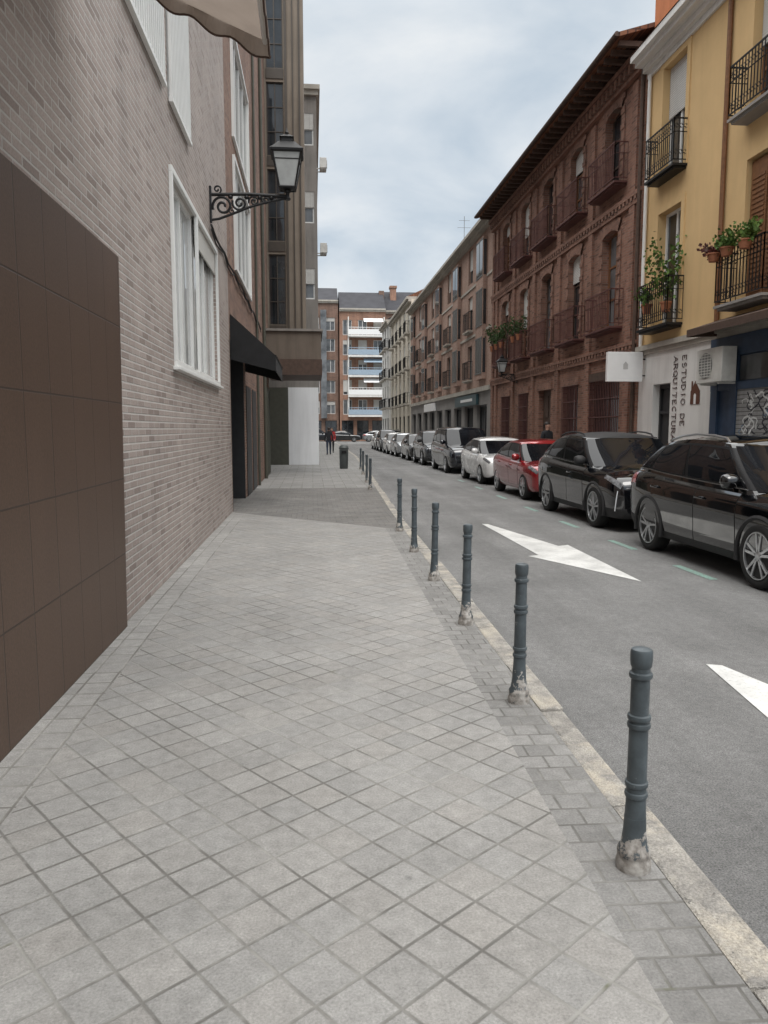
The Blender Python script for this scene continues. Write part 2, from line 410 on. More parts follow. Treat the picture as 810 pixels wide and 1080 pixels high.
# ------------------------------------------------------------------ cars
CS = [(0,0),(.78,0),(.92,.035),(.965,.13),(.982,.25),(.985,.38),(.993,.52),(1.0,.66),(.992,.77),(.965,.875),(.89,.965),(.55,1.015),(0,1.045)]
def make_car(label, loc, paint, kind='suv', roof_paint=None, rim='alloy', detail=True, fang=False, rz=0.):
    S = dict(suv=dict(L=4.40, W=1.84, H=1.64, hs=1.02, R=.355, fa=.88, wb=2.65, a0=.98, a1=1.74, r1=.70, r0=.08, clad=True),
             suv2=dict(L=4.45, W=1.84, H=1.65, hs=1.04, R=.36, fa=.90, wb=2.675, a0=1.08, a1=1.82, r1=.78, r0=.10, clad=True),
             hatch=dict(L=4.15, W=1.78, H=1.46, hs=.92, R=.315, fa=.82, wb=2.56, a0=.92, a1=1.72, r1=.82, r0=.08, clad=False),
             van=dict(L=4.8, W=1.90, H=1.80, hs=1.08, R=.345, fa=.90, wb=2.95, a0=.92, a1=1.70, r1=.34, r0=.05, clad=False))[kind]
    L, W, H, hs = S['L'], S['W'], S['H'], S['hs']; hw = W/2
    car = thing('parked_car' if kind != 'van' else 'parked_van', label, 'car' if kind != 'van' else 'van', loc, rz, 'cars parked along the right kerb')
    y0 = -L/2
    T = [(0,.74,.30,.68),(.03,.82,.255,.77),(.09,.885,.23,.84),(.22,.935,.215,.895),(.5,.962,.205,.945),(.9,.98,.20,.985),(1.2,.985,.20,1.0),
         (L*.5,.99,.20,1.03),(L-1.0,1.0,.20,1.085),(L-.5,.985,.22,1.12),(L-.2,.945,.26,1.10),(L-.06,.88,.33,1.01),(L,.78,.42,.90)]
    T = [(a, b*hw, c, d*hs) for a, b, c, d in T]
    NC = len(CS)
    def Q(y, c, sd=1):
        w, zb, zt = mono(T, y); k = max(0, min(NC-2, int(math.floor(c)))); t = c-k
        fx = CS[k][0]+(CS[k+1][0]-CS[k][0])*t; fz = CS[k][1]+(CS[k+1][1]-CS[k][1])*t
        return Vector((sd*w*fx, y0+y, zb+(zt-zb)*fz))
    ys = [0,.015,.03,.06,.09,.15,.22,.35,.5,.7,.9,1.05,1.2]
    ys += [1.2+(L-.9-1.2)*k/8 for k in range(1, 9)]+[L-.65,L-.42,L-.28,L-.16,L-.1,L-.05,L-.02,L]
    b = MB(); rings = []
    for y in ys:
        pts = [Q(y, c) for c in range(NC)]+[Q(y, c, -1) for c in range(NC-2, 0, -1)]
        rings.append([b.pt(p) for p in pts])
    n = len(rings[0])
    for k in range(len(rings)-1):
        for j in range(n):
            cc = j if j < NC-1 else n-1-j
            b.face((rings[k][j], rings[k][(j+1) % n], rings[k+1][(j+1) % n], rings[k+1][j]), 2 if (S['clad'] and cc <= 3) or cc <= 1 else 0)
    b.face(rings[0][::-1]); b.face(rings[-1])
    body = b.build('body', [paint, M['black_plastic'], M['black_plastic']], car, 40)
    ax = [S['fa'], S['fa']+S['wb']]
    cb = MB(); Rw = S['R']+.05
    for a in ax:
        for sd in (-1, 1):
            x0, x1 = (.52*hw, hw+.3) if sd > 0 else (-hw-.3, -.52*hw)
            cb.lathe([(Rw, x0), (Rw, x1)], 28, 0, (0, y0+a, S['R']-.01), 'x')
    cut = cb.build('cutter', [M['black_plastic']])
    md = body.modifiers.new('b', 'BOOLEAN'); md.object = cut; md.operation = 'DIFFERENCE'; md.solver = 'EXACT'
    bpy.context.view_layer.update()
    dg = bpy.context.evaluated_depsgraph_get()
    me = bpy.data.meshes.new_from_object(body.evaluated_get(dg)); body.modifiers.clear()
    if len(me.polygons) > 100:
        body.data = me
        for p in me.polygons:
            cxx, cy, cz = p.center
            for a in ax:
                if math.hypot(cy-(y0+a), cz-S['R']+.01) < Rw+.004 and abs(p.normal.x) < .5: p.material_index = 1
            p.use_smooth = True
        me.set_sharp_from_angle(angle=R(35))
    bpy.data.objects.remove(cut)
    a0, a1, r0, r1 = S['a0'], S['a1'], L-S['r0'], L-S['r1']
    m_ = 8
    rf = {'van': .79, 'suv': .78, 'suv2': .78}.get(kind, .74)
    base = [(0,a0),(.35,a0+.012),(.66,a0+.05),(.835,a0+.10),(.895,a0+.20)]
    roof = [(0,a1),(.40*rf,a1+.01),(.75*rf,a1+.03),(.94*rf,a1+.06),(.985*rf,a1+.14)]
    for k in range(1, m_+1):
        f = k/m_
        base.append((.90-.01*abs(f-.5), a0+.20+(r0-.3-a0-.20)*f)); roof.append((rf*(1.0-.06*(2*f-1)**2), a1+.14+(r1-.2-a1-.14)*f))
    base += [(.83,r0-.12),(.66,r0-.04),(.34,r0),(0,r0)]; roof += [(.86*rf,r1-.08),(.68*rf,r1-.03),(.36*rf,r1),(0,r1)]
    ym, yh = (a1+r1)/2, (r1-a1)/2
    def zroof(y): return H-.075-.05*((y-ym)/yh)**2 - (.045*max(0,(y-ym)/yh) if kind != 'van' else 0)
    def G(s, t):
        sd = 1; N_ = len(base)-1
        if s < 0: s, sd = -s, -1
        if s > N_: s, sd = 2*N_-s, -1
        k = min(N_-1, int(s)); f = s-k
        bx, by = base[k][0]+(base[k+1][0]-base[k][0])*f, base[k][1]+(base[k+1][1]-base[k][1])*f
        tx, ty = roof[k][0]+(roof[k+1][0]-roof[k][0])*f, roof[k][1]+(roof[k+1][1]-roof[k][1])*f
        w, zb, zt = mono(T, by); bz = zt-.045*hs
        e = .035*math.sin(PI*t)*min(1, bx/.8)
        z = bz+(zroof(ty)-bz)*t
        return Vector((sd*hw*(bx+(tx-bx)*t+e), y0+by+(ty-by)*t, z))
    g = MB(); N_ = len(base)-1
    ts = [0,.2,.4,.6,.78,.9,.96,1.]
    cols = []
    for i in range(2*N_):
        cols.append([g.pt(G(i, t)) for t in ts])
    for i in range(2*N_):
        j = (i+1) % (2*N_)
        for k in range(len(ts)-1): g.face((cols[i][k], cols[j][k], cols[j][k+1], cols[i][k+1]))
    fr = [1,.9,.7,.4,0,-.4,-.7,-.9,-1]; rows = []
    for i in range(N_+1):
        p = G(i, 1.); ww = abs(p.x)/(hw*rf) if rf else 0
        rows.append([g.pt((p.x*q, p.y, p.z+.065*(1-q*q)*ww+.0)) for q in fr])
    for i in range(N_):
        for k in range(len(fr)-1): g.face((rows[i][k], rows[i][k+1], rows[i+1][k+1], rows[i+1][k]), 1)
    g.build('cabin', [paint, roof_paint or paint], car, 45, merge=True)
    ctr = Vector((0, 0, .7))
    def patch(mb, fn, s0, s1, t0, t1, ns, nt, off, sd=1, mi=0):
        ids = []
        for i in range(ns+1):
            row = []; s = s0+(s1-s0)*i/ns
            ta = t0(s) if callable(t0) else t0; tb = t1(s) if callable(t1) else t1
            for k in range(nt+1):
                t = ta+(tb-ta)*k/nt; p = fn(s, t); e = 1e-3
                nrm = (fn(s+e, t)-fn(s-e, t)).cross(fn(s, t+e)-fn(s, t-e))
                if nrm.length > 1e-12: nrm.normalize()
                q = p-ctr; q.y *= .3
                if nrm.dot(q) < 0: nrm = -nrm
                p = p+nrm*off
                row.append(mb.pt((p.x*sd, p.y, p.z)))
            ids.append(row)
        for i in range(ns):
            for k in range(nt): mb.face((ids[i][k], ids[i+1][k], ids[i+1][k+1], ids[i][k+1]), mi)
    q = MB(); patch(q, G, -3., 3., .07, .95, 24, 6, .006); q.build('windscreen', M['car_glass'], car, 60)
    q = MB(); patch(q, G, N_-2.7, N_+2.7, .30, .92, 14, 4, .006); q.build('rear_window', M['car_glass'], car, 50)
    splits = [(4.1, 7.9), (8.15, 11.0), (11.2, 12.2)] if kind != 'van' else [(3.9, 6.6), (6.9, 9.6), (9.9, 12.3)]
    for sd in (-1, 1):
        q = MB(); patch(q, G, 2.98, 12.4, .10, .91, 24, 4, .004, sd); q.build('window_trim', M['pillar_black'], car, 50)
        if kind in ('suv', 'suv2'):
            q = MB(); q.tube([Vector((sd*(abs(G(3.9+8.5*k/20, .10).x)+.006), G(3.9+8.5*k/20, .10).y, G(3.9+8.5*k/20, .10).z)) for k in range(21)], .008, 5); q.build('chrome_strip', M['chrome'], car, 60)
        for (sa, sb) in splits:
            tb = .86
            q = MB(); patch(q, G, sa, sb, .15, tb, 8, 4, .008, sd); q.build('side_window', M['car_glass'], car, 50)
        yb = a0+.36; ymid = L*.5+.06
        def dend(c, full):
            if not full: return ymid
            z = Q(ymid, c).z; dz = z-S['R']+.01
            return ax[1]-(math.sqrt(Rw*Rw-dz*dz)+.045 if abs(dz) < Rw-.001 and math.sqrt(Rw*Rw-dz*dz) > .08 else .10)
        for (ya, full) in ((yb, False), (ymid+.012, True)):
            def dfn(s, c, ya=ya, full=full): return Q(ya+(dend(c, full)-ya)*s, c)
            q = MB()
            patch(q, dfn, -.006, 1.006, 3.15, 9.75, 8, 22, .0015, sd, 1)
            patch(q, dfn, .003, .997, 3.2, 9.7, 8, 22, .004, sd, 0)
            d = q.build('door', [paint, M['black_hole']], car, 50)
            yc = ymid if not full else ax[1]-.08
            h = MB(); p = Q(yc-.14, 8.2, sd); h.box((p.x-.01 if sd > 0 else p.x-.035, p.y-.10, p.z-.014), (p.x+.035 if sd > 0 else p.x+.01, p.y+.10, p.z+.014))
            h.build('handle', paint, d, 40, bevel=.006)
        q = MB(); patch(q, Q, .05, .52, lambda s: 8.35+.9*s, lambda s: 9.55+.1*s, 10, 3, .006, sd); q.build('headlight', M['lamp_glass_car'], car, 50)
        q = MB(); patch(q, Q, L-.40, L-.03, 7.9, 9.5, 6, 3, .006, sd); q.build('tail_light', M['tail'], car, 50)
        q = MB(); mx = sd*(hw*.93+.07)
        q.lathe([(.03,-.10),(.07,-.085),(.088,-.03),(.084,.04),(.06,.09),(.02,.10)], 12, 0, (mx, y0+a0+.46, 1.09*hs), 'x')
        o = q.build('mirror', paint if kind != 'suv2' else M['black_plastic'], car, 60)
        if fang:
            q = MB(); p = Q(.10, 5.6, sd); p2 = Q(.13, 3.6, sd)
            q.tube([Q(.08, 7.6, sd)+Vector((0, -.006, 0)), p+Vector((sd*.006, -.006, 0)), p2+Vector((sd*.008, -.006, 0))], .009, 6)
            q.build('running_light', M['drl'], car, 50)
        if kind in ('suv', 'suv2') and detail:
            q = MB(); q.tube([Vector((sd*(abs(G(sv, 1.).x)-.05), G(sv, 1.).y, G(sv, 1.).z+zz)) for sv, zz in ((4.3,.0),(4.7,.045),(6,.06),(8,.065),(10,.06),(11.6,.045),(12,.0))], .016, 6)
            q.build('roof_rail', M['black_plastic'] if kind == 'suv2' else M['alloy'], car, 50)
        if S['clad']:
            for a in ax:
                q = MB(); pts = []
                for k in range(19):
                    an = R(-14+208*k/18); zz = S['R']-.01+(Rw+.012)*math.sin(an); yy = a+(Rw+.012)*math.cos(an)
                    w = mono(T, max(0, min(L, yy)))[0]
                    pts.append((sd*(w*.985-.004), y0+yy, max(.2, zz)))
                q.tube(pts, .032, 6); q.build('wheel_arch_trim', M['black_plastic'], car, 50)
        for a in ax:
            r = S['R']; xo = sd*(hw-.02)
            q = MB(); rr = r*.72
            prof = [(rr, -.02), (rr+.012, .0), (r*.86, .008), (r*.95, -.004), (r, -.035), (r, -.175), (r*.95, -.2), (rr, -.205)]
            prof = [(p_, sd*h_) for p_, h_ in prof]
            q.lathe(prof, 36, 0, (xo, y0+a, r), 'x')
            w = q.build('wheel', M['tyre'], car, 40)
            q = MB()
            q.lathe([(rr*.99, sd*-.035), (rr*.6, sd*-.05), (.02, sd*-.055)], 28, 1, (xo, y0+a, r), 'x')
            q.lathe([(rr*1.0, sd*-.03), (rr*1.0, sd*.004), (rr*.95, sd*.004), (rr*.94, sd*-.03)], 36, 0, (xo, y0+a, r), 'x')
            q.lathe([(rr*.22, sd*-.04), (rr*.20, sd*-.005), (rr*.12, sd*.002), (.01, sd*.002)], 16, 0, (xo, y0+a, r), 'x')
            for k in range(5):
                for dl in ((-.16, .16) if rim != 'plain' else (0,)):
                    an = 2*PI*k/5+.3; c0, c1 = an+dl*.9, an+dl*1.25
                    w0, w1 = rr*.06, rr*.055
                    if rim == 'plain': w0, w1 = rr*.15, rr*.12
                    def pp(rad, ang, tw):
                        return (y0+a+rad*math.cos(ang)-tw*math.sin(ang), r+rad*math.sin(ang)+tw*math.cos(ang))
                    A, B_, C_, D_ = pp(rr*.18, c0, -w0), pp(rr*.18, c0, w0), pp(rr*.96, c1, w1), pp(rr*.96, c1, -w1)
                    xa, xb = xo-sd*.03, xo-sd*.002
                    q.extr([(xa, *A), (xa, *B_), (xa, *C_), (xa, *D_)], (xb-xa, 0, 0), 0)
            q.build('rim', [M['alloy'], M['black_alloy']], w, 40)
    q = MB()
    for sd in (-1, 1): patch(q, Q, .30, a0+.03, 10.0, NC-1.01, 8, 5, .004, sd, 0)
    q.build('bonnet', paint, car, 50, merge=True)
    q = MB(); z1 = .64*hs
    q.box((-.55*hw, y0-.018, .46*hs), (.55*hw, y0+.02, z1))
    for k in range(4): q.box((-.53*hw, y0-.024, .48*hs+.042*k), (.53*hw, y0-.019, .488*hs+.042*k), 1)
    q.build('grille', [M['black_plastic'], M['chrome']], car, None, bevel=.0)
    q = MB(); q.box((-.64*hw, y0-.012, .32), (.64*hw, y0+.03, .375*hs)); q.build('bumper_intake', M['black_plastic'], car)
    q = MB(); q.box((-.26, y0-.036, .385), (.26, y0-.024, .49)); q.build('number_plate', M['plate'], car)
    return car

GC = -.10
def carY(front, kind):
    Ls = dict(suv=4.40, suv2=4.45, hatch=4.15, van=4.8); return front+Ls[kind]/2
cars = [
 ('glossy black crossover with roof rails at the right edge, nearest of the parked cars', 6.66, 5.58, P_BLACK, 'suv', None, 'dark', False),
 ('black suv with white running lights parked second, behind the nearest black crossover', 11.78, 5.72, P_BLACK2, 'suv2', M['black_plastic'], 'alloy', True),
 ('bright red hatchback parked between the black suv and the white car', 17.0, 5.88, P_RED, 'hatch', None, 'alloy', False),
 ('white hatchback parked behind the red car and before the tall dark van', 22.2, 5.98, P_WHITE, 'hatch', None, 'alloy', False),
 ('tall dark passenger van parked behind the white hatchback', 28.0, 6.0, P_BLUE, 'van', None, 'plain', False),
 ('dark grey suv parked behind the tall dark van', 34.2, 5.95, P_GREY, 'suv2', None, 'alloy', False),
 ('black hatchback parked behind the dark grey suv, far down the street', 39.6, 5.9, P_BLACK, 'hatch', None, 'plain', False),
]
built = []
for lb, fy, x, p, kd, rp, rm, fg in cars:
    built.append(make_car(lb, (x, carY(fy, kd), GC), p, kd, rp, rm, True, fg))
sil = make_car('silver hatchback far down the row, eighth parked car from the camera', (5.85, 47.2, GC), P_SILVER, 'hatch', None, 'plain')
far = [(built[3], 52.0, 'white hatchback far down the row, behind the silver hatchback'),
       (built[5], 57.2, 'small dark grey suv far away, tenth car in the parked row'),
       (built[3], 62.4, 'distant white hatchback, last car in the parked row')]
for src, y, lb in far: dup(src, (5.8, y, GC), 0, lb)
for src, x, y, lb in ((built[6], 4.0, 97.5, 'tiny dark hatchback crossing the far end of the street'), (sil, 8.5, 98.5, 'tiny silver car at the street end, right of the dark hatchback'),
                      (built[4], .3, 99.5, 'tiny dark van at the street end, left of the dark hatchback')):
    o = dup(src, (x, y, GC), R(90), lb); o['group'] = 'cars at the street end'

# ------------------------------------------------------------------ ground, road, pavement
KP = [(-8,1.18),(3,1.40),(14,1.62),(34,2.3),(46,2.6),(115,2.9)]
def xk(y): return lerp_tab(KP, y)
RP = [(-8,6.55),(10,6.62),(22,7.0),(115,7.0)]
def xr(y): return lerp_tab(RP, y)
KW = .145
b = MB(); b.poly([(-900,-900,-.115),(900,-900,-.115),(900,900,-.115),(-900,900,-.115)])
struct(b.build('ground', M['ground']), 'grey ground stretching out to the horizon', 'ground')
b = MB(); b.poly([(.0,-25,GC),(8.25,-25,GC),(8.25,94,GC),(.0,94,GC)]); b.poly([(-60,94,GC),(60,94,GC),(60,103,GC),(-60,103,GC)])
road = struct(b.build('road', M['asphalt']), 'worn grey asphalt road with a white arrow', 'road')
def sheet(name, mat, polys, label, z=0.):
    b = MB()
    for p in polys: b.poly([(x, y, z) for x, y in p])
    return struct(b.build(name, mat), label, 'pavement')
def strip(ys, fl, fr_): return [[(fl(a), a), (fr_(a), a), (fr_(c), c), (fl(c), c)] for a, c in zip(ys, ys[1:])]
def ye(x): return 11.9+(1.41-x)*.95       # slanted front edge of the small pavers
Y1 = [-8, 0, 3, 6, 9, 11.5]
kA, kB = xk(11.5)-.42, xk(11.5)-KW
sheet('pavement', M['paving'], strip(Y1, lambda y: -1.27, lambda y: xk(y)-.42)+[[(-1.27,11.5),(kA,11.5),(kA+.01,ye(kA)),(-1.27,ye(-1.27))]], 'grey square paving tiles laid diagonally along the pavement')
sheet('pavement_edge', M['paving_edge'], strip(Y1, lambda y: xk(y)-.42, lambda y: xk(y)-KW)+[[(kA,11.5),(kB,11.5),(kB+.01,ye(kB)),(kA+.01,ye(kA))]], 'darker band of paving beside the kerb stones')
sheet('pavement_wall_strip', M['paving_wall'], [[(-1.75,-8),(-1.27,-8),(-1.27,ye(-1.27)),(-1.75,ye(-1.75))],[(-3.2,13.9),(-1.75,13.9),(-1.75,ye(-1.75)),(-3.2,ye(-3.2))]], 'straight strip of pale paving along the brick wall')
sheet('pavement_crossing', M['paving_small'], [[(-3.2,ye(-3.2)),(kA+.01,ye(kA)),(kB+.01,ye(kB)),(xk(16)-KW,16),(xk(20.6)-KW,20.6),(-3.2,20.6)]], 'band of small brick pavers across the pavement')
sheet('pavement_far', M['paving_far'], strip([20.6, 34, 46, 92], lambda y: -3.2, lambda y: xk(y)-KW), 'far stretch of grey pavement beyond the brick pavers')
b = MB(); y = -8
rnd = random.Random(3)
while y < 92:
    ln = rnd.uniform(.75, 1.15) if y < 40 else 4.
    dz = rnd.uniform(-.006, .006); dx = rnd.uniform(-.014, .010)
    def kf(u, w, z, y=y, ln=ln, dx=dx): yy = y+u*(ln-.010); return (xk(yy)-KW+w+dx*(w > .1), yy, z)
    b.fn = kf; b.box((0, 0, -.2), (1, KW, .004+dz)); y += ln
struct(b.build('kerb', M['kerb'], bevel=.016), 'weathered pale granite kerb stones along the pavement', 'kerb')
b = MB(); y = -8
while y < 92:
    def kf(u, w, z, y=y): yy = y+u*.99; return (xr(yy)+w, yy, z)
    b.fn = kf; b.box((0, 0, -.2), (1, .15, .02)); y += 1.0
struct(b.build('kerb_opposite', M['kerb']), 'kerb on the far side behind the parked cars', 'kerb')
sheet('pavement_opposite', M['paving_far'], strip([-8, 10, 22, 92], lambda y: xr(y)+.15, lambda y: 8.6), 'narrow pavement along the buildings across the road', .015)
arrow1 = [(3.00,13.25),(3.10,13.2),(3.54,10.62),(3.71,10.70),(3.64,8.02),(2.86,9.80),(3.02,9.88)]
arrow2 = [(2.82,5.10),(2.92,5.06),(3.46,2.5),(3.70,2.6),(3.5,-.1),(2.30,1.6),(2.52,1.75),(2.66,4.1)]
for ar in (arrow1, arrow2):
    b = MB(); b.poly([(x, y, GC+.005) for x, y in ar]); b.build('road_arrow', M['white_line'], road)
for y in (5.6, 8.05, 10.2, 12.6, 15.2, 18., 21., 24.):
    b = MB(); xx = lerp_tab([(5,4.48),(12,4.52),(24,4.82)], y); b.poly([(xx-.05,y,GC+.005),(xx+.05,y,GC+.005),(xx+.05,y+.9,GC+.005),(xx-.05,y+.9,GC+.005)])
    b.build('parking_line', M['green_line'], road)

# ------------------------------------------------------------------ bollards
def bollard_proto():
    t = thing('bollard', '', 'bollard', (0, 0, 0), 0, 'grey bollards along the kerb')
    k_ = .94
    def P(pr): return [(r*k_, h) for r, h in pr]
    b = MB(); b.lathe(P([(.064,-.02),(.067,.025),(.063,.04),(.060,.05),(.064,.06),(.062,.075),(.051,.09),(.047,.12),(.043,.15),(.041,.20)]), 28)
    b.build('base', M['bollard'], t, 40)
    b = MB(); b.lathe(P([(.040,.20),(.0375,.26),(.036,.5),(.0345,.76)]), 28); b.build('shaft', M['bollard'], t, 40)
    for z in (.285, .325, .545, .575, .73):
        b = MB(); w = .008; b.lathe(P([(.034,z-w-.005),(.0425,z-w),(.044,z),(.0425,z+w),(.034,z+w+.005)]), 28); b.build('ring', M['bollard'], t, 40)
    b = MB(); b.lathe(P([(.033,.755),(.039,.765),(.041,.785),(.041,.815),(.037,.824),(.022,.829),(.002,.831)]), 28); b.build('cap', M['bollard'], t, 40)
    return t
bp = bollard_proto()
bl = [(1.156,2.53,'nearest grey iron bollard with chipped paint around its base'),(1.193,4.23,'second grey bollard from the camera, beside the kerb'),
      (1.24,6.02,'third grey bollard from the camera along the kerb'),(1.268,7.84,'fourth grey bollard from the camera along the kerb'),
      (1.305,9.71,'fifth grey bollard from the camera along the kerb'),(1.345,11.74,'sixth grey bollard, last before the brick paver band'),
      (1.50,19.9,'seventh bollard, first after the brick paver band'),(1.60,22.6,'eighth bollard, second after the brick paver band'),
      (1.75,26.5,'ninth bollard, far along the kerb'),(1.88,30.,'tenth and farthest bollard along the kerb')]
rb = random.Random(5)
for i, (x, y, lb) in enumerate(bl):
    o = bp if i == 0 else dup(bp, (0, 0, 0), 0, lb)
    o.location = (x, y, 0); o['label'] = lb
    o.rotation_euler = (R(rb.uniform(-.8, .8)), R(rb.uniform(-.3, 1.)), rb.uniform(0, 6))

# ------------------------------------------------------------------ building helpers
fr_right = lambda u, d, z: (d, u, z)
fr_left = lambda u, d, z: (-d, u, z)
fr_front = lambda u, d, z: (u, d, z)
def wall(parent, fn, L, z0, z1, ops, mat, depth=.25, D=9., u0=0., name='wall', closed=True):
    b = MB(fn)
    us = sorted({u0, L, *[o[0] for o in ops], *[o[1] for o in ops]}); zs = sorted({z0, z1, *[o[2] for o in ops], *[o[3] for o in ops]})
    for ua, ub in zip(us, us[1:]):
        for za, zb in zip(zs, zs[1:]):
            cu, cz = (ua+ub)/2, (za+zb)/2
            if any(o[0] < cu < o[1] and o[2] < cz < o[3] for o in ops): continue
            b.poly([(ua,0,za),(ub,0,za),(ub,0,zb),(ua,0,zb)])
    for (ua, ub, za, zb, *_) in ops:
        b.poly([(ua,0,za),(ua,depth,za),(ua,depth,zb),(ua,0,zb)]); b.poly([(ub,0,za),(ub,depth,za),(ub,depth,zb),(ub,0,zb)])
        b.poly([(ua,0,zb),(ub,0,zb),(ub,depth,zb),(ua,depth,zb)]); b.poly([(ua,0,za),(ub,0,za),(ub,depth,za),(ua,depth,za)])
    if closed:
        b.poly([(u0,D,z0),(L,D,z0),(L,D,z1),(u0,D,z1)]); b.poly([(u0,0,z1),(L,0,z1),(L,D,z1),(u0,D,z1)])
        b.poly([(u0,0,z0),(u0,D,z0),(u0,D,z1),(u0,0,z1)]); b.poly([(L,0,z0),(L,D,z0),(L,D,z1),(L,0,z1)])
    return b.build(name, mat, parent)
def window(parent, fn, ua, ub, za, zb, d=.2, fm=None, cols=2, rows=1, fw=.055, glass=None, blind=0., sill=None, bars=()):
    fm = fm or M['white_frame']; b = MB(fn); t0, t1 = d-.05, d+.01
    b.box((ua,t0,za),(ua+fw,t1,zb)); b.box((ub-fw,t0,za),(ub,t1,zb))
    b.box((ua+fw,t0,za),(ub-fw,t1,za+fw)); b.box((ua+fw,t0,zb-fw),(ub-fw,t1,zb))
    for k in range(1, cols):
        uc = ua+(ub-ua)*k/cols; b.box((uc-fw*.5,t0+.004,za+fw),(uc+fw*.5,t1,zb-fw))
    for k in range(1, rows):
        zc = za+(zb-za)*k/rows; b.box((ua+fw,t0+.008,zc-fw*.4),(ub-fw,t1,zc+fw*.4))
    w = b.build('window', fm, parent)
    b = MB(fn); b.poly([(ua+fw*.5,d-.012,za+fw*.5),(ub-fw*.5,d-.012,za+fw*.5),(ub-fw*.5,d-.012,zb-fw*.5),(ua+fw*.5,d-.012,zb-fw*.5)])
    b.build('pane', glass or M['glass'], w)
    if blind:
        b = MB(fn); zz = zb-(zb-za)*blind; b.box((ua+.01,d-.085,zz),(ub-.01,d-.065,zb)); b.build('blind', M['blind'], w)
    if sill:
        b = MB(fn); b.box((ua-.06,-.06,za-.05),(ub+.06,d-.06,za+.004)); b.build('sill', sill, w)
    return w
def balcony(parent, fn, ua, ub, z, proj=.55, rh=1.0, slabm=None, railm=None, step=.11, fancy=True, th=.10, r=.009):
    b = MB(fn); b.box((ua,-proj,z-th),(ub,0.02,z)); b.box((ua+.05,-proj+.06,z-th-.05),(ub-.05,0.02,z-th))
    s = b.build('balcony', slabm or M['grey_stone'], parent)
    b = MB(fn); e = .02
    def bars(p, q, n):
        for k in range(n+1):
            f = k/n; u, d = p[0]+(q[0]-p[0])*f, p[1]+(q[1]-p[1])*f
            b.box((u-r,d-r,z+.08),(u+r,d+r,z+rh-.02))
            if fancy and k < n:
                f2 = (k+.5)/n; u2, d2 = p[0]+(q[0]-p[0])*f2, p[1]+(q[1]-p[1])*f2
                for zc in (z+.24, z+rh-.17):
                    du, dd = (q[0]-p[0])/n*.5, (q[1]-p[1])/n*.5
                    b.poly([(u2-du,d2-dd,zc),(u2-du*.2,d2-dd*.2,zc+.055),(u2,d2,zc+.02)]); b.poly([(u2+du,d2+dd,zc),(u2+du*.2,d2+dd*.2,zc-.055),(u2,d2,zc-.02)])
                    b.poly([(u2-du,d2-dd,zc-.01),(u2,d2,zc-.06),(u2,d2,zc-.04)]); b.poly([(u2+du,d2+dd,zc+.01),(u2,d2,zc+.06),(u2,d2,zc+.04)])
    A, B_, C_, D_ = (ua+e,0.), (ua+e,-proj+e), (ub-e,-proj+e), (ub-e,0.)
    for p, q in ((A,B_),(B_,C_),(C_,D_)):
        ln = math.hypot(q[0]-p[0], q[1]-p[1]); bars(p, q, max(2, int(ln/step)))
        for zz, hh in ((z+.07,.02),(z+rh-.03,.03),(z+rh-.30,.012)):
            x0, x1 = sorted((p[0], q[0])); y0, y1 = sorted((p[1], q[1]))
            b.box((x0-.011,y0-.011,zz),(x1+.011,y1+.011,zz+hh))
    b.build('railing', railm or M['iron'], s)
    return s
def lattice(parent, fn, ua, ub, za, zb, mat, name='grille', step=.12, d=-.04):
    b = MB(fn); n = max(2, int((ub-ua)/step))
    for k in range(n+1):
        u = ua+(ub-ua)*k/n; b.box((u-.009,d-.009,za),(u+.009,d+.009,zb))
    for k in range(5):
        z = za+(zb-za)*k/4; b.box((ua-.02,d-.013,z-.014),(ub+.02,d+.013,z+.014))
    return b.build(name, mat, parent)

# ------------------------------------------------------------------ LEFT: pale brick building
XW = -1.55
A = thing('brick_building', 'pale grey pink brick building with brown tiled panel on the left', 'building', (XW, -8, 0))
f = fr_left
WA, WB, WC, WZ0, WZ1 = 16.95, 18.75, 20.9, 2.36, 4.42
opsA = [(WA,WC,WZ0,WZ1),(14.9,16.6,5.25,7.5),(17.0,18.3,5.25,7.5),(10.6,13.2,5.25,7.5)]
wall(A, f, 22.8, -.1, 12.5, opsA, M['brickA'], .22, 9.)
b = MB(f); b.extr([(0,-.035,-.05),(14.20,-.035,-.05),(14.36,-.035,2.95),(0,-.035,2.95)], (0,.045,0)); b.build('tiled_panel', M['panel'], A)
b = MB(f)
for (ua, ub, za, zb) in ((WA-.06,WC+.06,WZ1,WZ1+.07),(WA-.06,WC+.06,WZ0-.06,WZ0),(WA-.06,WA,WZ0,WZ1),(WC,WC+.06,WZ0,WZ1),(WB-.05,WB+.05,WZ0,WZ1)):
    b.box((ua,-.04,za),(ub,.0,zb))
b.box((WA-.12,-.08,WZ0-.10),(WC+.12,.0,WZ0-.063)); b.build('window_surround', M['white_frame'], A, bevel=.006)
window(A, f, WA,WB-.05,WZ0,WZ1,.09,M['white_frame'],2,1,.06,M['glass_curtain'])
window(A, f, WB+.05,WC,WZ0,WZ1,.09,M['white_frame'],2,1,.06,M['glass_curtain'],blind=.16)
for (ua, ub, za, zb) in opsA[1:]:
    window(A, f, ua, ub, za, zb, .14, M['white_frame'], 2, 1, .06, M['glass_grey'])
    b = MB(f); n = int((ub-ua)/.10)
    for k in range(n+1):
        u = ua+(ub-ua)*k/n; b.box((u-.016,-.05,za-.05),(u+.016,-.024,zb))
    for zz in (za-.07, zb-.4): b.box((ua-.03,-.06,zz),(ub+.03,-.015,zz+.045))
    b.build('window_grille', M['white_frame'], A)
b = MB(f)
pts = []
for k in range(0, 20):
    pts.append((20.3+11.*k/19, -.03-.02*(k > 6), 4.72-.07*math.sin(k*1.1)**2-.12*(k/19)))
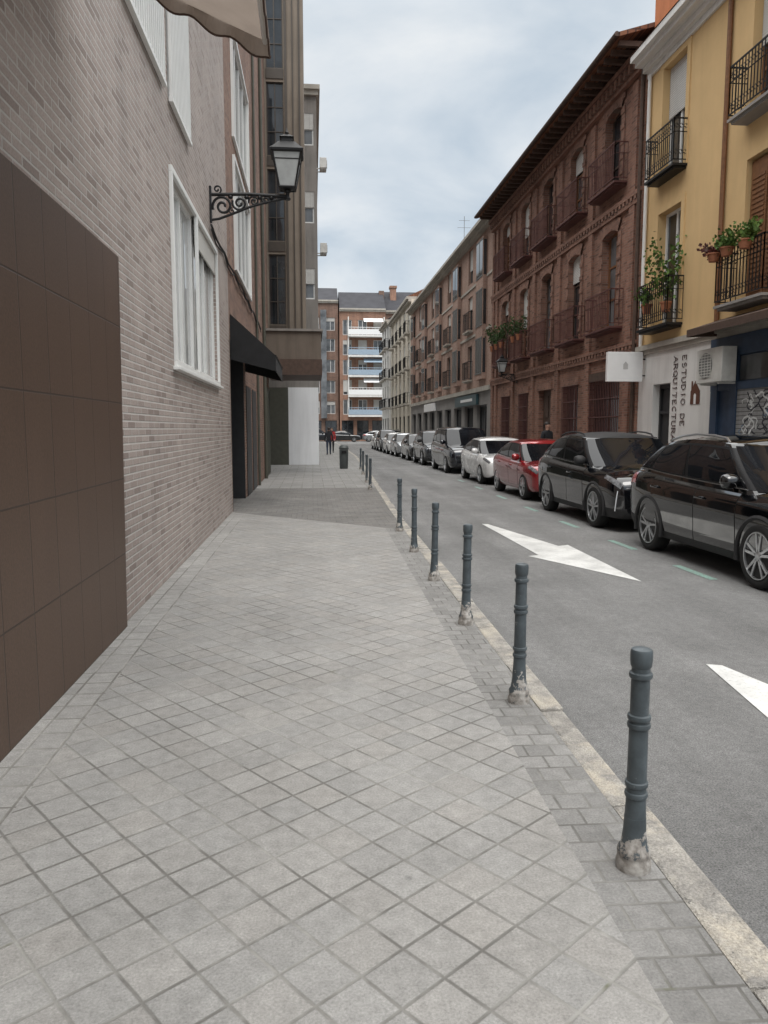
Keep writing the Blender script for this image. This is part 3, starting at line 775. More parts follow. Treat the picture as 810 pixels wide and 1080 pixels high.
b.tube(pts, .018, 6); b.tube([(p[0],p[1],p[2]-.06-.04*math.sin(i*1.7)) for i, p in enumerate(pts)], .012, 5); b.build('cable', M['black_plastic'], A)

B = thing('entrance_building', 'red brick building with dark recessed entrance beyond the pale wall', 'building', (XW, 14.8, 0))
opsB = [(0.08,2.9,-.1,3.3),(1.4,5.2,4.9,7.0),(1.4,5.2,7.5,9.6)]
wall(B, f, 13.2, -.1, 14.5, opsB, M['brickB'], .9, 9.)
b = MB(f); b.poly([(.08,.88,-.1),(2.9,.88,-.1),(2.9,.88,3.3),(.08,.88,3.3)]); b.build('door', M['black_hole'], B)  # near-black sheet, shade of the deep recess put into its colour
b = MB(f); b.box((2.86,.0,-.1),(2.896,.88,3.296)); b.box((.084,.0,3.26),(2.86,.88,3.296)); b.box((.084,.0,-.1),(.12,.88,3.26)); b.build('entrance_shade_lining', M['dark_frame'], B)  # dark panels added over the brick reveals to paint the entrance's shade
for (ua, ub, za, zb) in opsB[1:]:
    w = window(B, f, ua, ub, za, zb, .05, M['white_frame'], 4, 1, .07, M['glass_grey'])
    b = MB(f)
    b.box((ua-.06,-.05,za-.08),(ub+.06,0,za)); b.box((ua-.06,-.05,zb),(ub+.06,0,zb+.08)); b.box((ua-.06,-.05,za),(ua,0,zb)); b.box((ub,-.05,za),(ub+.06,0,zb)); b.build('frame_box', M['white_frame'], w)
b = MB(f); b.tube([(9.9,-.06,0),(9.9,-.06,14.4)], .05, 8); b.build('drainpipe', M['gate'], B)
b = MB(f); b.tube([(6.9,-.05,0),(6.9,-.05,14.4)], .035, 8); b.build('drainpipe', M['gate'], B)
b = MB(f); b.box((10.2,-.03,-.1),(12.9,-.004,3.0))
for k in range(10): b.box((10.3+.27*k,-.045,.05),(10.36+.27*k,-.03,2.9))
b.build('gate', M['gate'], B)
for (ua, ub) in ((3.4,4.7),(5.2,6.4)):
    b = MB(f); b.box((ua,-.02,0.0),(ub,-.004,2.6)); b.build('metal_door', M['dark_frame'], B)

T1 = thing('tower_block', 'tall grey brown block with a column of dark windows above the canopy', 'building', (XW, 28.0, 0))
f2 = fr_front
opsT = [(.06,.66,5.3+2.9*k,7.75+2.9*k) for k in range(7)]
wall(T1, f2, 1.35, 4.9, 26., opsT, M['beige'], .15, 3.4, u0=-4.)
for o_ in opsT: window(T1, f2, o_[0], o_[1], o_[2], o_[3], .10, M['bronze'], 2, 3, .035)
b = MB(f2)
for k in range(7): b.box((.06,-.03,4.95+2.9*k),(.66,0,5.28+2.9*k))
b.box((.70,-.08,4.9),(.78,0,26.)); b.box((.96,-.05,4.9),(1.0,0,26.)); b.box((1.18,-.05,4.9),(1.24,0,26.)); b.build('facade_rib', M['bronze'], T1)
cn = thing('street_canopy', 'brown box canopy jutting over the pavement below the tower', 'canopy', (XW, 26.4, 0))
b = MB(); b.box((0,0,3.95),(1.87,3.2,4.88)); b.build('canopy_box', M['brown_render'], cn)
b = MB(); b.box((.02,-.06,3.42),(1.9,3.2,3.948)); b.build('fascia', M['dark_wood'], cn)
b = MB(); b.box((-.02,-.08,4.882),(1.93,3.2,4.96)); b.build('coping', M['grey_brown'], cn)
T2 = thing('corner_block', 'narrow grey block with white windows and pale ground floor wall', 'building', (XW, 34.0, 0))
opsT2 = [(1.25,1.72,13.6,14.9),(1.25,1.72,10.4,11.7),(1.25,1.72,7.2,8.5)]
wall(T2, f2, 1.85, 3.4, 15.8, opsT2, M['grey_brown'], .15, 54., u0=-6)
b = MB(); b.box((.5,-.02,-.1),(1.83,50,3.4)); b.build('ground_floor_wall', M['pale_panel'], T2)
b = MB(); b.box((-6,0.,-.1),(.495,50,3.398)); b.build('side_gate', M['gate'], T2)
for o_ in opsT2: window(T2, f2, *o_, .10, M['white_frame'], 1, 2, .06, M['glass_grey'], blind=.5)
b = MB(); b.box((-6,-.25,15.8),(2.0,54,15.98)); b.box((-6,-.15,15.6),(1.93,-.003,15.798)); b.build('cornice', M['pale_band'], T2)
def ac_unit(name, label, loc, rz, sc=1.):
    t = thing(name, label, 'air conditioner', loc, rz)
    b = MB(); b.box((-.42*sc,-.17,0),(.42*sc,.13,.58*sc)); b.build('casing', M['ac'], t, bevel=.015)
    b = MB(); b.lathe([(.22*sc,0),(.22*sc,.012),(.20*sc,.014),(.03,.014)], 24, 0, (0,0,0), 'x')
    b.v = [(-.10*sc+v[1], -.172-v[0], .29*sc+v[2]) for v in b.v]; fo = b.build('fan', M['ac_fan'], t)
    b = MB()
    for k in range(9): b.box((-.31*sc,-.192,(.10+.047*k)*sc),(.11*sc,-.186,(.112+.047*k)*sc))
    for k in range(5): b.box(((-.30+.1*k)*sc,-.198,.08*sc),((-.292+.1*k)*sc,-.192,.50*sc))
    b.build('guard', M['ac'], t)
    for x in (-.3*sc,.3*sc):
        b = MB(); b.box((x-.02,-.15,-.04),(x+.02,.33,0)); b.box((x-.02,.29,-.3),(x+.02,.33,-.04)); b.build('bracket', M['ac'], t)
    return t
ac_unit('air_conditioner', 'air conditioner high on the corner block, upper one', (.57, 35.5, 13.1), R(90), .75)
ac_unit('air_conditioner', 'air conditioner on the corner block, lower one', (.57, 36.2, 9.6), R(90), .75)

# awnings
aw = thing('awning', 'taupe fabric awning with scalloped edge overhead at top left', 'awning', (XW, 2.6, 0))
b = MB(); LY = 2.7; n = 12; m2 = 8
def aws(i, k):
    u, v = i/n, k/m2; return (v*1.3, u*LY, 4.70-.60*v-.03*math.sin(PI*v)+.012*math.sin(u*PI*6)*v)
ids = [[b.pt(aws(i, k)) for k in range(m2+1)] for i in range(n+1)]
for i in range(n):
    for k in range(m2): b.face((ids[i][k], ids[i+1][k], ids[i+1][k+1], ids[i][k+1]))
b.build('canopy', M['awning_cloth'], aw, 60)
b = MB(); tr = MB()
def scallop(P0, P1, N):
    prev = None
    for i in range(N*8+1):
        t_ = i/(N*8); p = Vector(P0).lerp(Vector(P1), t_); dz = .09+.018*(1-math.cos(t_*N*2*PI)); wob = .018*math.sin(t_*31)
        q = (p, Vector((p.x, p.y+wob, p.z-dz)))
        if prev:
            b.poly([prev[0], q[0], q[1], prev[1]])
            tr.tube([prev[1], q[1]], .007, 5)
        prev = q
scallop((1.3,0,4.098),(1.3,LY,4.098),11)
scallop((1.3,LY,4.098),(0.02,LY,4.69),5)
b.build('valance', M['awning_cloth'], aw); tr.build('trim', M['awning_trim'], aw)
b = MB(); b.tube([(1.27,.03,4.09),(1.27,LY-.03,4.09)], .018, 8); b.build('frame', M['white_frame'], aw)
def black_awning(label, y, ln, pr, zt, zb, vz):
    t = thing('entrance_awning', label, 'awning', (XW, y, 0)); b = MB()
    b.poly([(0,0,zt),(0,ln,zt),(pr,ln,zb),(pr,0,zb)]); b.poly([(pr,0,zb),(pr,ln,zb),(pr,ln,zb-vz),(pr,0,zb-vz)])
    for yy in (0, ln): b.poly([(0,yy,zt),(pr,yy,zb),(pr,yy,zb-vz),(.0,yy,zb-vz+.22)])
    b.build('canopy', M['black_cloth'], t)
    b = MB()
    b.tube([(pr+.005,0,zb-vz),(pr+.005,ln,zb-vz)], .012, 6); b.tube([(pr,0,zb),(pr,ln,zb)], .015, 6)
    b.build('frame', M['iron'], t)
black_awning('bulky black fabric awning sloping out over the recessed entrance', 15.0, 3.2, .86, 3.78, 3.0, .30)

# ------------------------------------------------------------------ lanterns
def lantern(name, label, loc, rz, reach=1.12, sc=1.):
    t = thing(name, label, 'street lamp', loc, rz, None)
    b = MB()
    b.box((0,-.04,-.42),(.03,.04,.12)); b.tube([(0,0,0),(reach*.5,0,.02),(reach,0,0)], .027, 8)
    def spiral(cx, cz, r0, turns, a0_, sg, rt=.016):
        pts = []
        for k in range(36):
            f_ = k/35; a_ = a0_+sg*2*PI*turns*f_; r_ = r0*(1-.82*f_); pts.append((cx+r_*math.cos(a_), 0, cz+r_*math.sin(a_)))
        b.tube(pts, rt, 6)
    spiral(.20,-.17,.16,1.6,R(200),-1,.021); spiral(.46,-.12,.115,1.6,R(160),1,.019); spiral(.68,-.085,.085,1.5,R(200),-1); spiral(.86,-.06,.06,1.4,R(160),1)
    b.tube([(.02,0,-.38),(.14,0,-.36),(.30,0,-.30),(.45,0,-.24),(.62,0,-.17),(.85,0,-.10),(reach,0,-.02)], .02, 6)
    for x in (.32,.57,.77,.95): b.lathe([(.025,-.025),(.04,0),(.025,.025)], 10, 0, (x,0,-.03))
    spiral(.12,.08,.07,1.3,R(270),1,.014); spiral(.34,-.24,.05,1.2,R(90),1,.012)
    b.lathe([(.045,-.05),(.05,-.03),(.03,.0),(.03,.05),(.055,.07),(.055,.085),(.02,.10)], 14, 0, (reach,0,0))
    b.build('bracket', M['iron'], t, 40)
    zb, zt, wb_, wt = .12, .62, .12, .215
    b = MB()
    def cor(w, z): return [(reach-w,-w,z),(reach+w,-w,z),(reach+w,w,z),(reach-w,w,z)]
    lo, hi = cor(wb_, zb), cor(wt, zt)
    for k in range(4):
        b.tube([lo[k], hi[k]], .015, 6); b.tube([lo[k], lo[(k+1) % 4]], .018, 6); b.tube([hi[k], hi[(k+1) % 4]], .02, 6)
        b.tube([Vector(lo[k]).lerp(Vector(hi[k]), .78), Vector(lo[(k+1) % 4]).lerp(Vector(hi[(k+1) % 4]), .78)], .009, 5)
    b.lathe([(.03,.09),(.06,.10),(.13,.115),(.13,.125)], 14, 0, (reach,0,0))
    b.build('lantern_frame', M['iron'], t, 40)
    b = MB()
    for k in range(4): b.poly([lo[k], lo[(k+1) % 4], hi[(k+1) % 4], hi[k]])
    b.build('lantern_glass', M['lamp_glass'], t)
    b = MB(); r0 = [cor(w, z) for w, z in ((.25,.62),(.255,.65),(.20,.70),(.13,.78),(.085,.80),(.085,.86),(.11,.865),(.06,.90),(.02,.93))]
    idr = [[b.pt(p) for p in r] for r in r0]
    for a_, c_ in zip(idr, idr[1:]):
        for k in range(4): b.face((a_[k], a_[(k+1) % 4], c_[(k+1) % 4], c_[k]))
    b.face(idr[0][::-1]); b.face(idr[-1]); b.lathe([(.02,.92),(.035,.95),(.015,.98),(.003,1.03)], 10, 0, (reach,0,0)); b.build('lantern_roof', M['iron'], t, 30)
    t.scale = (sc, sc, sc); return t
lantern('wall_lantern', 'black iron wall lantern on scrolled bracket over the left pavement', (XW, 12.4, 5.2), 0, 1.2)
lantern('wall_lantern', 'small wall lantern on the dark brick building across the road', (8.2, 30.2, 3.75), PI, .8, .8)

# ------------------------------------------------------------------ RIGHT: yellow building
f = fr_right
Yb = thing('yellow_building', 'yellow rendered building with iron balconies and white ground floor', 'building', (8.2, 8.0, 0))
cols_y = [1.9, 5.6, 9.3]
ZY = ((3.95,6.6),(7.36,9.85))
opsY = [(c-.56,c+.56,z0,z1) for c in cols_y for z0, z1 in ZY]
wall(Yb, f, 10.7, 3.62, 10.4, opsY, M['yellow'], .3, 9.)
wall(Yb, f, 10.7, -.1, 3.55, [(8.95,9.85,-.1,2.65)], M['white_wall'], .35, 9., u0=7.1, name='ground_floor_wall')
for c in cols_y:
    for i, (z0, z1) in enumerate(ZY):
        left = c > 9
        if left: window(Yb, f, c-.56, c+.56, z0, z1, .22, M['white_frame'], 2, 1, .07, M['glass_grey'] if i else M['glass'], blind=.45 if i else 0)
        else:
            w = window(Yb, f, c-.56, c+.56, z0, z1, .22, M['wood'], 2, 3, .08, M['glass'], blind=.5 if i else 0)
            if not i:
                for s_ in (-1, 1):
                    b = MB(f)
                    b.box((c+s_*.28-.25,.06,z0+.1),(c+s_*.28+.25,.10,z1-.05))
                    for k in range(24): b.box((c+s_*.28-.2,.045,z0+.2+.09*k),(c+s_*.28+.2,.06,z0+.25+.09*k))
                    b.build('shutter', M['wood'], w)
        bw_ = .72 if i else .80
        balcony(Yb, f, c-bw_, c+bw_, z0, (.34 if i else .38) if left else (.38 if i else .44), .95 if i else 1.02, M['iron'] if left else M['grey_stone'], M['iron'], .10, th=.05, r=.008)
        b = MB(f); b.box((c-.72,-.03,z0),(c-.565,0.0,z1+.15)); b.box((c+.565,-.03,z0),(c+.72,0,z1+.15)); b.box((c-.565,-.03,z1+.004),(c+.565,0,z1+.15)); b.build('window_surround', M['yellow'], Yb)
b = MB(f); b.box((0,-.12,3.5),(10.7,0.01,3.62)); b.box((0,-.06,3.40),(10.7,.01,3.498)); b.build('string_course', M['pale_band'], Yb)
b = MB(f)
for z0, z1, pr in ((9.98,10.10,.06),(10.10,10.22,.18),(10.22,10.32,.38),(10.32,10.46,.50)): b.box((0,-pr,z0),(10.68,.02,z1))
b.build('cornice', M['white_wall'], Yb)
b = MB(f); b.poly([(0,-.52,10.47),(10.68,-.52,10.47),(10.68,4,11.9),(0,4,11.9)]); b.poly([(0,9,10.5),(10.68,9,10.5),(10.68,4,11.9),(0,4,11.9)]); b.build('roof', M['roof_tile'], Yb)
b = MB(f); b.box((9.5,.06,10.47),(10.64,5.,14.0)); b.build('party_wall', M['orange'], Yb)
b = MB(f); b.tube([(10.5,-.07,3.6),(10.5,-.07,10.0)], .045, 8); b.build('drainpipe', M['white_frame'], Yb)
b = MB(f); b.tube([(6.95,-.06,3.6),(6.95,-.06,10.0)], .05, 8); b.build('drainpipe', M['wood'], Yb)
b = MB(f); b.box((8.95,.22,-.1),(9.85,.30,2.65)); b.box((8.95,.17,-.1),(9.02,.22,2.65)); b.box((9.78,.17,-.1),(9.85,.22,2.65)); b.box((9.02,.17,2.55),(9.78,.22,2.65)); b.box((9.02,.17,1.95),(9.78,.22,2.02)); d = b.build('door', M['dark_frame'], Yb)
b = MB(f); b.box((0,.0,-.1),(7.1,9.,3.4)); b.build('shopfront', M['navy'], Yb)
b = MB(f)
for u in (.0,2.1,4.2,6.1,6.8): b.box((u,-.06,-.05),(u+.25,-.002,3.3))
b.box((0,-.08,3.0),(7.08,-.002,3.39)); b.box((0,-.05,2.35),(7.08,-.004,2.5)); b.build('shopfront_frame', M['navy'], Yb)
for (ua, ub) in ((4.45,6.1),(2.35,4.2),(.25,2.1)):
    b = MB(f); b.box((ua,-.03,-.05),(ub,-.003,2.35)); sh = b.build('roller_shutter', M['shutter'], Yb)
    rg = random.Random(int(ua*10)+1); b = MB(f); uc = (ua+ub)/2
    for k in range(38):
        cx, cz, rr = uc+rg.uniform(-.68,.68), rg.uniform(.6,2.2), rg.uniform(.06,.22); a0_ = rg.uniform(0,6); tt = rg.uniform(.4,.9)
        pts = [(min(ub-.05, max(ua+.05, cx+rr*math.cos(a0_+2*PI*tt*q/16)*(1+.5*math.sin(q*1.1+k)))), -.034, min(2.3, cz+1.3*rr*math.sin(a0_+2*PI*tt*q/16))) for q in range(17)]
        b.tube(pts, rg.uniform(.008, .022), 5, (2, 0, 2, 1, 0)[k % 5])
    b.v = [(-.0335+(x+.034)*.08, y, z) for x, y, z in b.v]
    b.build('graffiti', [M['graf_white'], M['graf_blue'], M['graf_dark']], sh)
    b = MB(f); b.box((ua+.05,-.02,2.52),(ub-.05,-.004,2.98)); b.build('transom_window', M['glass_grey'], Yb)
# vertical lettering, drawn as thin serif strokes, reading downwards
def arc(cx, cy, rx, ry, a0_, a1_, n=12): return [(cx+rx*math.cos(R(a0_+(a1_-a0_)*k/n)), cy+ry*math.sin(R(a0_+(a1_-a0_)*k/n))) for k in range(n+1)]
GL = {'A': [[(0,0),(.35,1),(.7,0)],[(.13,.36),(.57,.36)]], 'R': [[(.08,0),(.08,1)],[(.08,1),(.35,1)]+arc(.35,.75,.25,.25,90,-90)+[(.08,.5)],[(.33,.5),(.68,0)]],
      'Q': [arc(.36,.5,.34,.5,0,360,20),[(.42,.25),(.72,-.12)]], 'U': [[(.06,1),(.06,.3)]+arc(.35,.3,.29,.3,180,360)+[(.64,.3),(.64,1)]], 'I': [[(.35,0),(.35,1)]],
      'T': [[(.35,0),(.35,1)],[(.02,.86),(.02,1),(.68,1),(.68,.86)]], 'E': [[(.6,.14),(.6,0),(.08,0),(.08,1),(.58,1),(.58,.86)],[(.08,.52),(.45,.52)]],
      'C': [arc(.38,.5,.34,.5,50,310,16)], 'O': [arc(.36,.5,.34,.5,0,360,20)], 'S': [arc(.35,.75,.24,.25,30,270,12)+arc(.35,.25,.26,.25,90,-150,12)],
      'D': [[(.08,0),(.08,1),(.3,1)]+arc(.3,.5,.36,.5,90,-90)+[(.08,0)]], ' ': []}
def lettering(s, size, adv, u, z, parent):
    b = MB()
    for ch in s:
        for pl in GL[ch]:
            P = [(-.012, u-q[1]*size, z-q[0]*size) for q in pl]; b.tube(P, .0085, 5)
            for q in (pl[0], pl[-1]):
                if q[1] in (0, 1) and ch in 'ARIUT' and not (ch == 'T' and q[1] == 1): b.tube([(-.012, u-q[1]*size, z-(q[0]-.1)*size), (-.012, u-q[1]*size, z-(q[0]+.1)*size)], .006, 4)
        z -= adv
    return b.build('lettering', M['letter'], parent)
lettering('ARQUITECTURA', .18, .16, 8.80, 3.22, Yb)
lettering('ESTUDIO DE', .18, .16, 8.40, 3.22, Yb)
b = MB(f)
for (pts, mi, dd) in (([(-.2,0),(.2,0),(.2,.28),(0,.5),(-.2,.28)],0,-.01),([(-.05,.0),(.05,.0),(.05,.2),(0,.24),(-.05,.2)],1,-.014),([(.11,.36),(.17,.30),(.17,.5),(.11,.5)],0,-.011)):
    b.poly([(7.78+p[0],dd,2.12+p[1]) for p in pts], mi)
b.build('house_emblem', [M['logo'], M['sign_white']], Yb)
sg = thing('projecting_sign', 'white projecting sign box between the yellow and dark brick buildings', 'sign', (8.2, 18.35, 2.75))
b = MB(); b.box((-.98,-.06,0),(-.08,.06,.72)); b.build('sign_panel', M['sign_white'], sg, bevel=.012)
for z_ in (.55, .15):
    b = MB(); b.tube([(-.1,0,z_),(0,0,z_)], .018, 6); b.build('bracket', M['iron'], sg)
b = MB()
b.poly([(p[0],-.0635,p[1]) for p in [(-.58,.30),(-.46,.30),(-.46,.42),(-.52,.49),(-.58,.42)]])
b.build('emblem', M['logo_grey'], sg)
ac_unit('air_conditioner', 'white air conditioner mounted above the navy shopfront', (7.95, 14.5, 2.50), R(-90), 1.15)
sa = thing('shop_awning', 'narrow brown awning over the navy shopfront at right edge', 'awning', (8.2, 8.2, 0))
b = MB(); b.poly([(0,0,3.78),(0,6.7,3.78),(-.7,6.7,3.56),(-.7,0,3.56)]); b.poly([(-.7,0,3.56),(-.7,6.7,3.56),(-.7,6.7,3.42),(-.7,0,3.42)]); b.poly([(0,6.7,3.78),(-.7,6.7,3.56),(-.7,6.7,3.42),(0,6.7,3.45)]); b.build('canopy', M['dark_wood'], sa)
b = MB(); b.tube([(-.68,.05,3.45),(-.68,6.65,3.45)], .02, 6); b.build('front_bar', M['iron'], sa)

# ------------------------------------------------------------------ RIGHT: dark brick building
K = thing('dark_brick_building', 'dark red brick building with tall windows, ironwork balconies and deep eaves', 'building', (8.2, 18.7, 0))
ck = [2.1+2.85*k for k in range(5)]
opsK = [(c-.55,c+.55,4.3,6.95) for c in ck]+[(c-.55,c+.55,8.0,10.1) for c in ck]
opsG = [(1.2,3.4,.9,2.95),(4.4,5.8,.9,2.95),(7.1,8.5,-.1,2.95),(9.9,11.1,.9,2.95),(12.6,13.9,.9,2.95)]
wall(K, f, 15.85, -.1, 10.9, opsK+opsG, M['brickC'], .28, 9.)
for i, (ua, ub, za, zb) in enumerate(opsK):
    w = window(K, f, ua, ub, za, zb, .22, M['dark_wood'] if i % 3 else M['wood'], 2, 3, .06, M['glass'] if i % 2 else M['glass_grey'], blind=(.0,.3,.0,.55,.2)[i % 5])
    b = MB(f); c = (ua+ub)/2; hwid = (ub-ua)/2; rise = .12
    for s_ in (-1, 1):
        u0_, u1_ = sorted((c+s_*hwid, c+s_*(hwid+.2))); b.box((u0_,-.035,za),(u1_,.0,zb-rise))
        for k in range(6): b.box((u0_-.02,-.055,za+.25+k*.38),(u1_+.02,-.035,za+.38+k*.38))
    N = 12
    for k in range(N):
        t0, t1 = -1+2*k/N, -1+2*(k+1)/N
        q0, q1 = zb-rise*t0*t0, zb-rise*t1*t1
        b.poly([(c+hwid*t0,.01,q0),(c+hwid*t1,.01,q1),(c+hwid*t1,.01,zb+.002),(c+hwid*t0,.01,zb+.002)])
        b.poly([(c+hwid*t0,.01,q0),(c+hwid*t1,.01,q1),(c+hwid*t1,.2,q1),(c+hwid*t0,.2,q0)])
        e0, e1 = t0*(hwid+.2), t1*(hwid+.2)
        s0 = [(c+hwid*t0,-.05,q0),(c+hwid*t1,-.05,q1),(c+e1,-.05,q1+.3),(c+e0,-.05,q0+.3)]
        ia = [b.pt(p) for p in s0]; ib = [b.pt((p[0],.0,p[2])) for p in s0]
        b.face(ia); b.face((ia[0],ia[1],ib[1],ib[0])); b.face((ia[2],ia[3],ib[3],ib[2]))
    b.build('window_arch', M['brickC2'], K)
for c in ck:
    for z in (4.3, 8.0): balcony(K, f, c-.98, c+.98, z, .36, .98, M['red_iron'], M['red_iron'], .11, fancy=False, th=.05, r=.008)
for i, (ua, ub, za, zb) in enumerate(opsG):
    if i == 2:
        b = MB(f); b.box((ua,.18,za),(ub,.25,zb))
        for s_ in (0, 1):
            for k in range(3): b.box((ua+.1+s_*.68,.155,.2+.9*k),(ua+.62+s_*.68,.18,.95+.9*k))
        b.build('door', M['dark_wood'], K)
    else:
        w = window(K, f, ua, ub, za, zb, .2, M['dark_wood'], 2, 2, .06, M['glass'])
        g_ = lattice(K, f, ua, ub, za, zb, M['red_iron'])
    b = MB(f); b.box((ua-.15,-.06,zb+.002),(ub+.15,0,zb+.24)); b.build('lintel', M['dark_wood'] if i == 0 else M['brickC2'], K)
for u in (.15,.62,3.52,6.37,9.22,12.07,14.92,15.6):
    b = MB(f); b.box((u-.17,-.075,.6),(u+.17,-.0,10.2)); b.build('pilaster', M['brickC'], K)
for z in (3.72, 7.42):
    b = MB(f); b.box((0,-.12,z),(15.85,-.001,z+.10)); b.box((0,-.09,z-.2),(15.85,-.001,z-.10))
    k = 0.05
    while k < 15.7: b.box((k,-.115,z-.10),(k+.12,-.001,z)); k += .24
    b.build('string_course', M['brickC2'], K)
b = MB(f); b.box((0,-.14,10.32),(15.85,-.001,10.42)); k = .05
while k < 15.7: b.box((k,-.22,10.42),(k+.14,-.001,10.66)); k += .3
b.box((0,-.26,10.66),(15.85,-.001,10.78)); b.build('cornice', M['brickC2'], K)
b = MB(f); b.box((0,-.05,-.1),(7.1,-.001,.6)); b.box((8.5,-.05,-.1),(15.85,-.001,.6)); b.build('plinth', M['grey_stone'], K)
b = MB(f); k = .1
while k < 15.8: b.box((k,-.74,10.79),(k+.10,.1,10.91)); k += .45
b.build('rafter', M['dark_wood'], K)
b = MB(f)
for z_ in (0., .10): b.poly([(-.05,-.82,10.92+z_),(15.9,-.82,10.92+z_),(15.9,4.5,12.5+z_),(-.05,4.5,12.5+z_)])
b.poly([(-.05,-.82,10.92),(15.9,-.82,10.92),(15.9,-.82,11.02),(-.05,-.82,11.02)]); b.poly([(-.05,-.82,10.92),(-.05,4.5,12.5),(-.05,4.5,12.6),(-.05,-.82,11.02)])
b.poly([(-.05,9,10.9),(15.9,9,10.9),(15.9,4.5,12.6),(-.05,4.5,12.6)])
b.build('roof', M['roof_tile'], K)
b = MB(f); b.tube([(-.05,-.86,10.98),(15.9,-.86,10.98)], .06, 8); b.build('gutter', M['dark_wood'], K)
b = MB(f); b.box((-.02,.02,9.),(-.004,8.5,10.88)); b.poly([(-.01,.02,10.88),(-.01,8.9,10.88),(-.01,4.5,12.48)]); b.build('gable', M['brickC'], K)
b = MB(f); b.tube([(.06,-.13,0.),(.06,-.13,10.6)], .05, 8); b.build('drainpipe', M['dark_wood'], K)

# ------------------------------------------------------------------ RIGHT: terracotta building
Pk = thing('terracotta_building', 'pinkish terracotta building with grey framed bay windows and dark shopfronts', 'building', (8.2, 34.6, 0))
cp = [1.9+3.1*k for k in range(9)]
opsP = []
for k, c in enumerate(cp):
    if k % 2: opsP += [(c-.55,c+.55,z,z+1.75) for z in (4.1,6.6,9.0)]
opsPg = [(.9+3.1*k,3.1+3.1*k,.1,2.75) for k in range(9)]
wall(Pk, f, 28.7, 3.4, 11.0, opsP, M['pink'], .22, 9.)
wall(Pk, f, 28.7, -.1, 3.38, opsPg, M['grey_stone'], .3, 9., name='ground_floor_wall')
for i, o_ in enumerate(opsP):
    window(Pk, f, *o_, .18, M['grey_frame'], 2, 1, .06, M['glass'] if i % 2 else M['glass_grey'], blind=(0,.35,.6)[i % 3])
    if i % 3 != 2: balcony(Pk, f, o_[0]-.2, o_[1]+.2, o_[2]-.02, .25, .95, M['pale_band'], M['iron'], .16, False, th=.06)
for i, o_ in enumerate(opsPg): window(Pk, f, *o_, .22, M['dark_frame'], 2, 1, .08, M['glass'])
for k, c in enumerate(cp):
    if k % 2: continue
    b = MB(f); b.box((c-.75,-.22,3.95),(c+.75,0.01,10.5)); by = b.build('bay_window', M['pink'], Pk)
    for z in (4.25,6.5,8.75):
        b = MB(f); b.box((c-.68,-.232,z),(c-.03,-.222,z+1.6)); b.box((c+.03,-.232,z),(c+.68,-.222,z+1.6))
        for uu in (c-.762,c+.752): b.box((uu,-.19,z),(uu+.01,-.05,z+1.6))
        b.build('pane', M['glass'], by)
        b = MB(f); b.box((c-.72,-.245,z-.06),(c+.72,-.2215,z)); b.box((c-.72,-.245,z+1.6),(c+.72,-.2215,z+1.66)); b.box((c-.029,-.24,z),(c+.029,-.2215,z+1.6)); b.build('frame', M['grey_frame'], by)
b = MB(f); b.box((0,-.14,3.385),(28.7,-.001,3.6)); b.box((0,-.05,6.2),(28.7,-.001,6.32)); b.box((0,-.05,8.65),(28.7,-.001,8.76)); b.build('string_course', M['pale_band'], Pk)
b = MB(f); b.box((0,-.25,10.85),(28.7,-.001,11.0)); b.box((0,-.5,11.0),(28.7,1.,11.14)); b.build('cornice', M['pale_band'], Pk)
b = MB(f); b.poly([(0,-.4,11.15),(28.7,-.4,11.15),(28.7,4.5,12.7),(0,4.5,12.7)]); b.poly([(0,9,11.1),(28.7,9,11.1),(28.7,4.5,12.7),(0,4.5,12.7)]); b.poly([(0,-.4,11.15),(0,9,11.1),(0,4.5,12.7)]); b.build('roof', M['roof_tile'], Pk)
b = MB(f); b.tube([(22,3,12),(22,3,17.)], .02, 5); b.tube([(22,2.5,16.2),(22,3.5,16.2)], .012, 5); b.tube([(22,2.6,16.7),(22,3.4,16.7)], .012, 5); b.build('antenna', M['grey_frame'], Pk)
ss = thing('shop_sign', 'dark teal shop sign with pale strip on the terracotta building', 'sign', (8.2, 37.2, 0))
b = MB(fr_right); b.box((0,-.16,2.78),(5.6,-.02,3.3)); b.build('sign_board', M['teal'], ss)
b = MB(fr_right); b.box((.9,-.175,2.98),(3.9,-.161,3.12)); b.build('pale_strip', M['sign_white'], ss)
ss = thing('shop_sign', 'white shop sign farther along the terracotta building', 'sign', (8.2, 50.2, 0))
b = MB(fr_right); b.box((0,-.16,2.78),(4.6,-.02,3.3)); b.build('sign_board', M['sign_white'], ss)

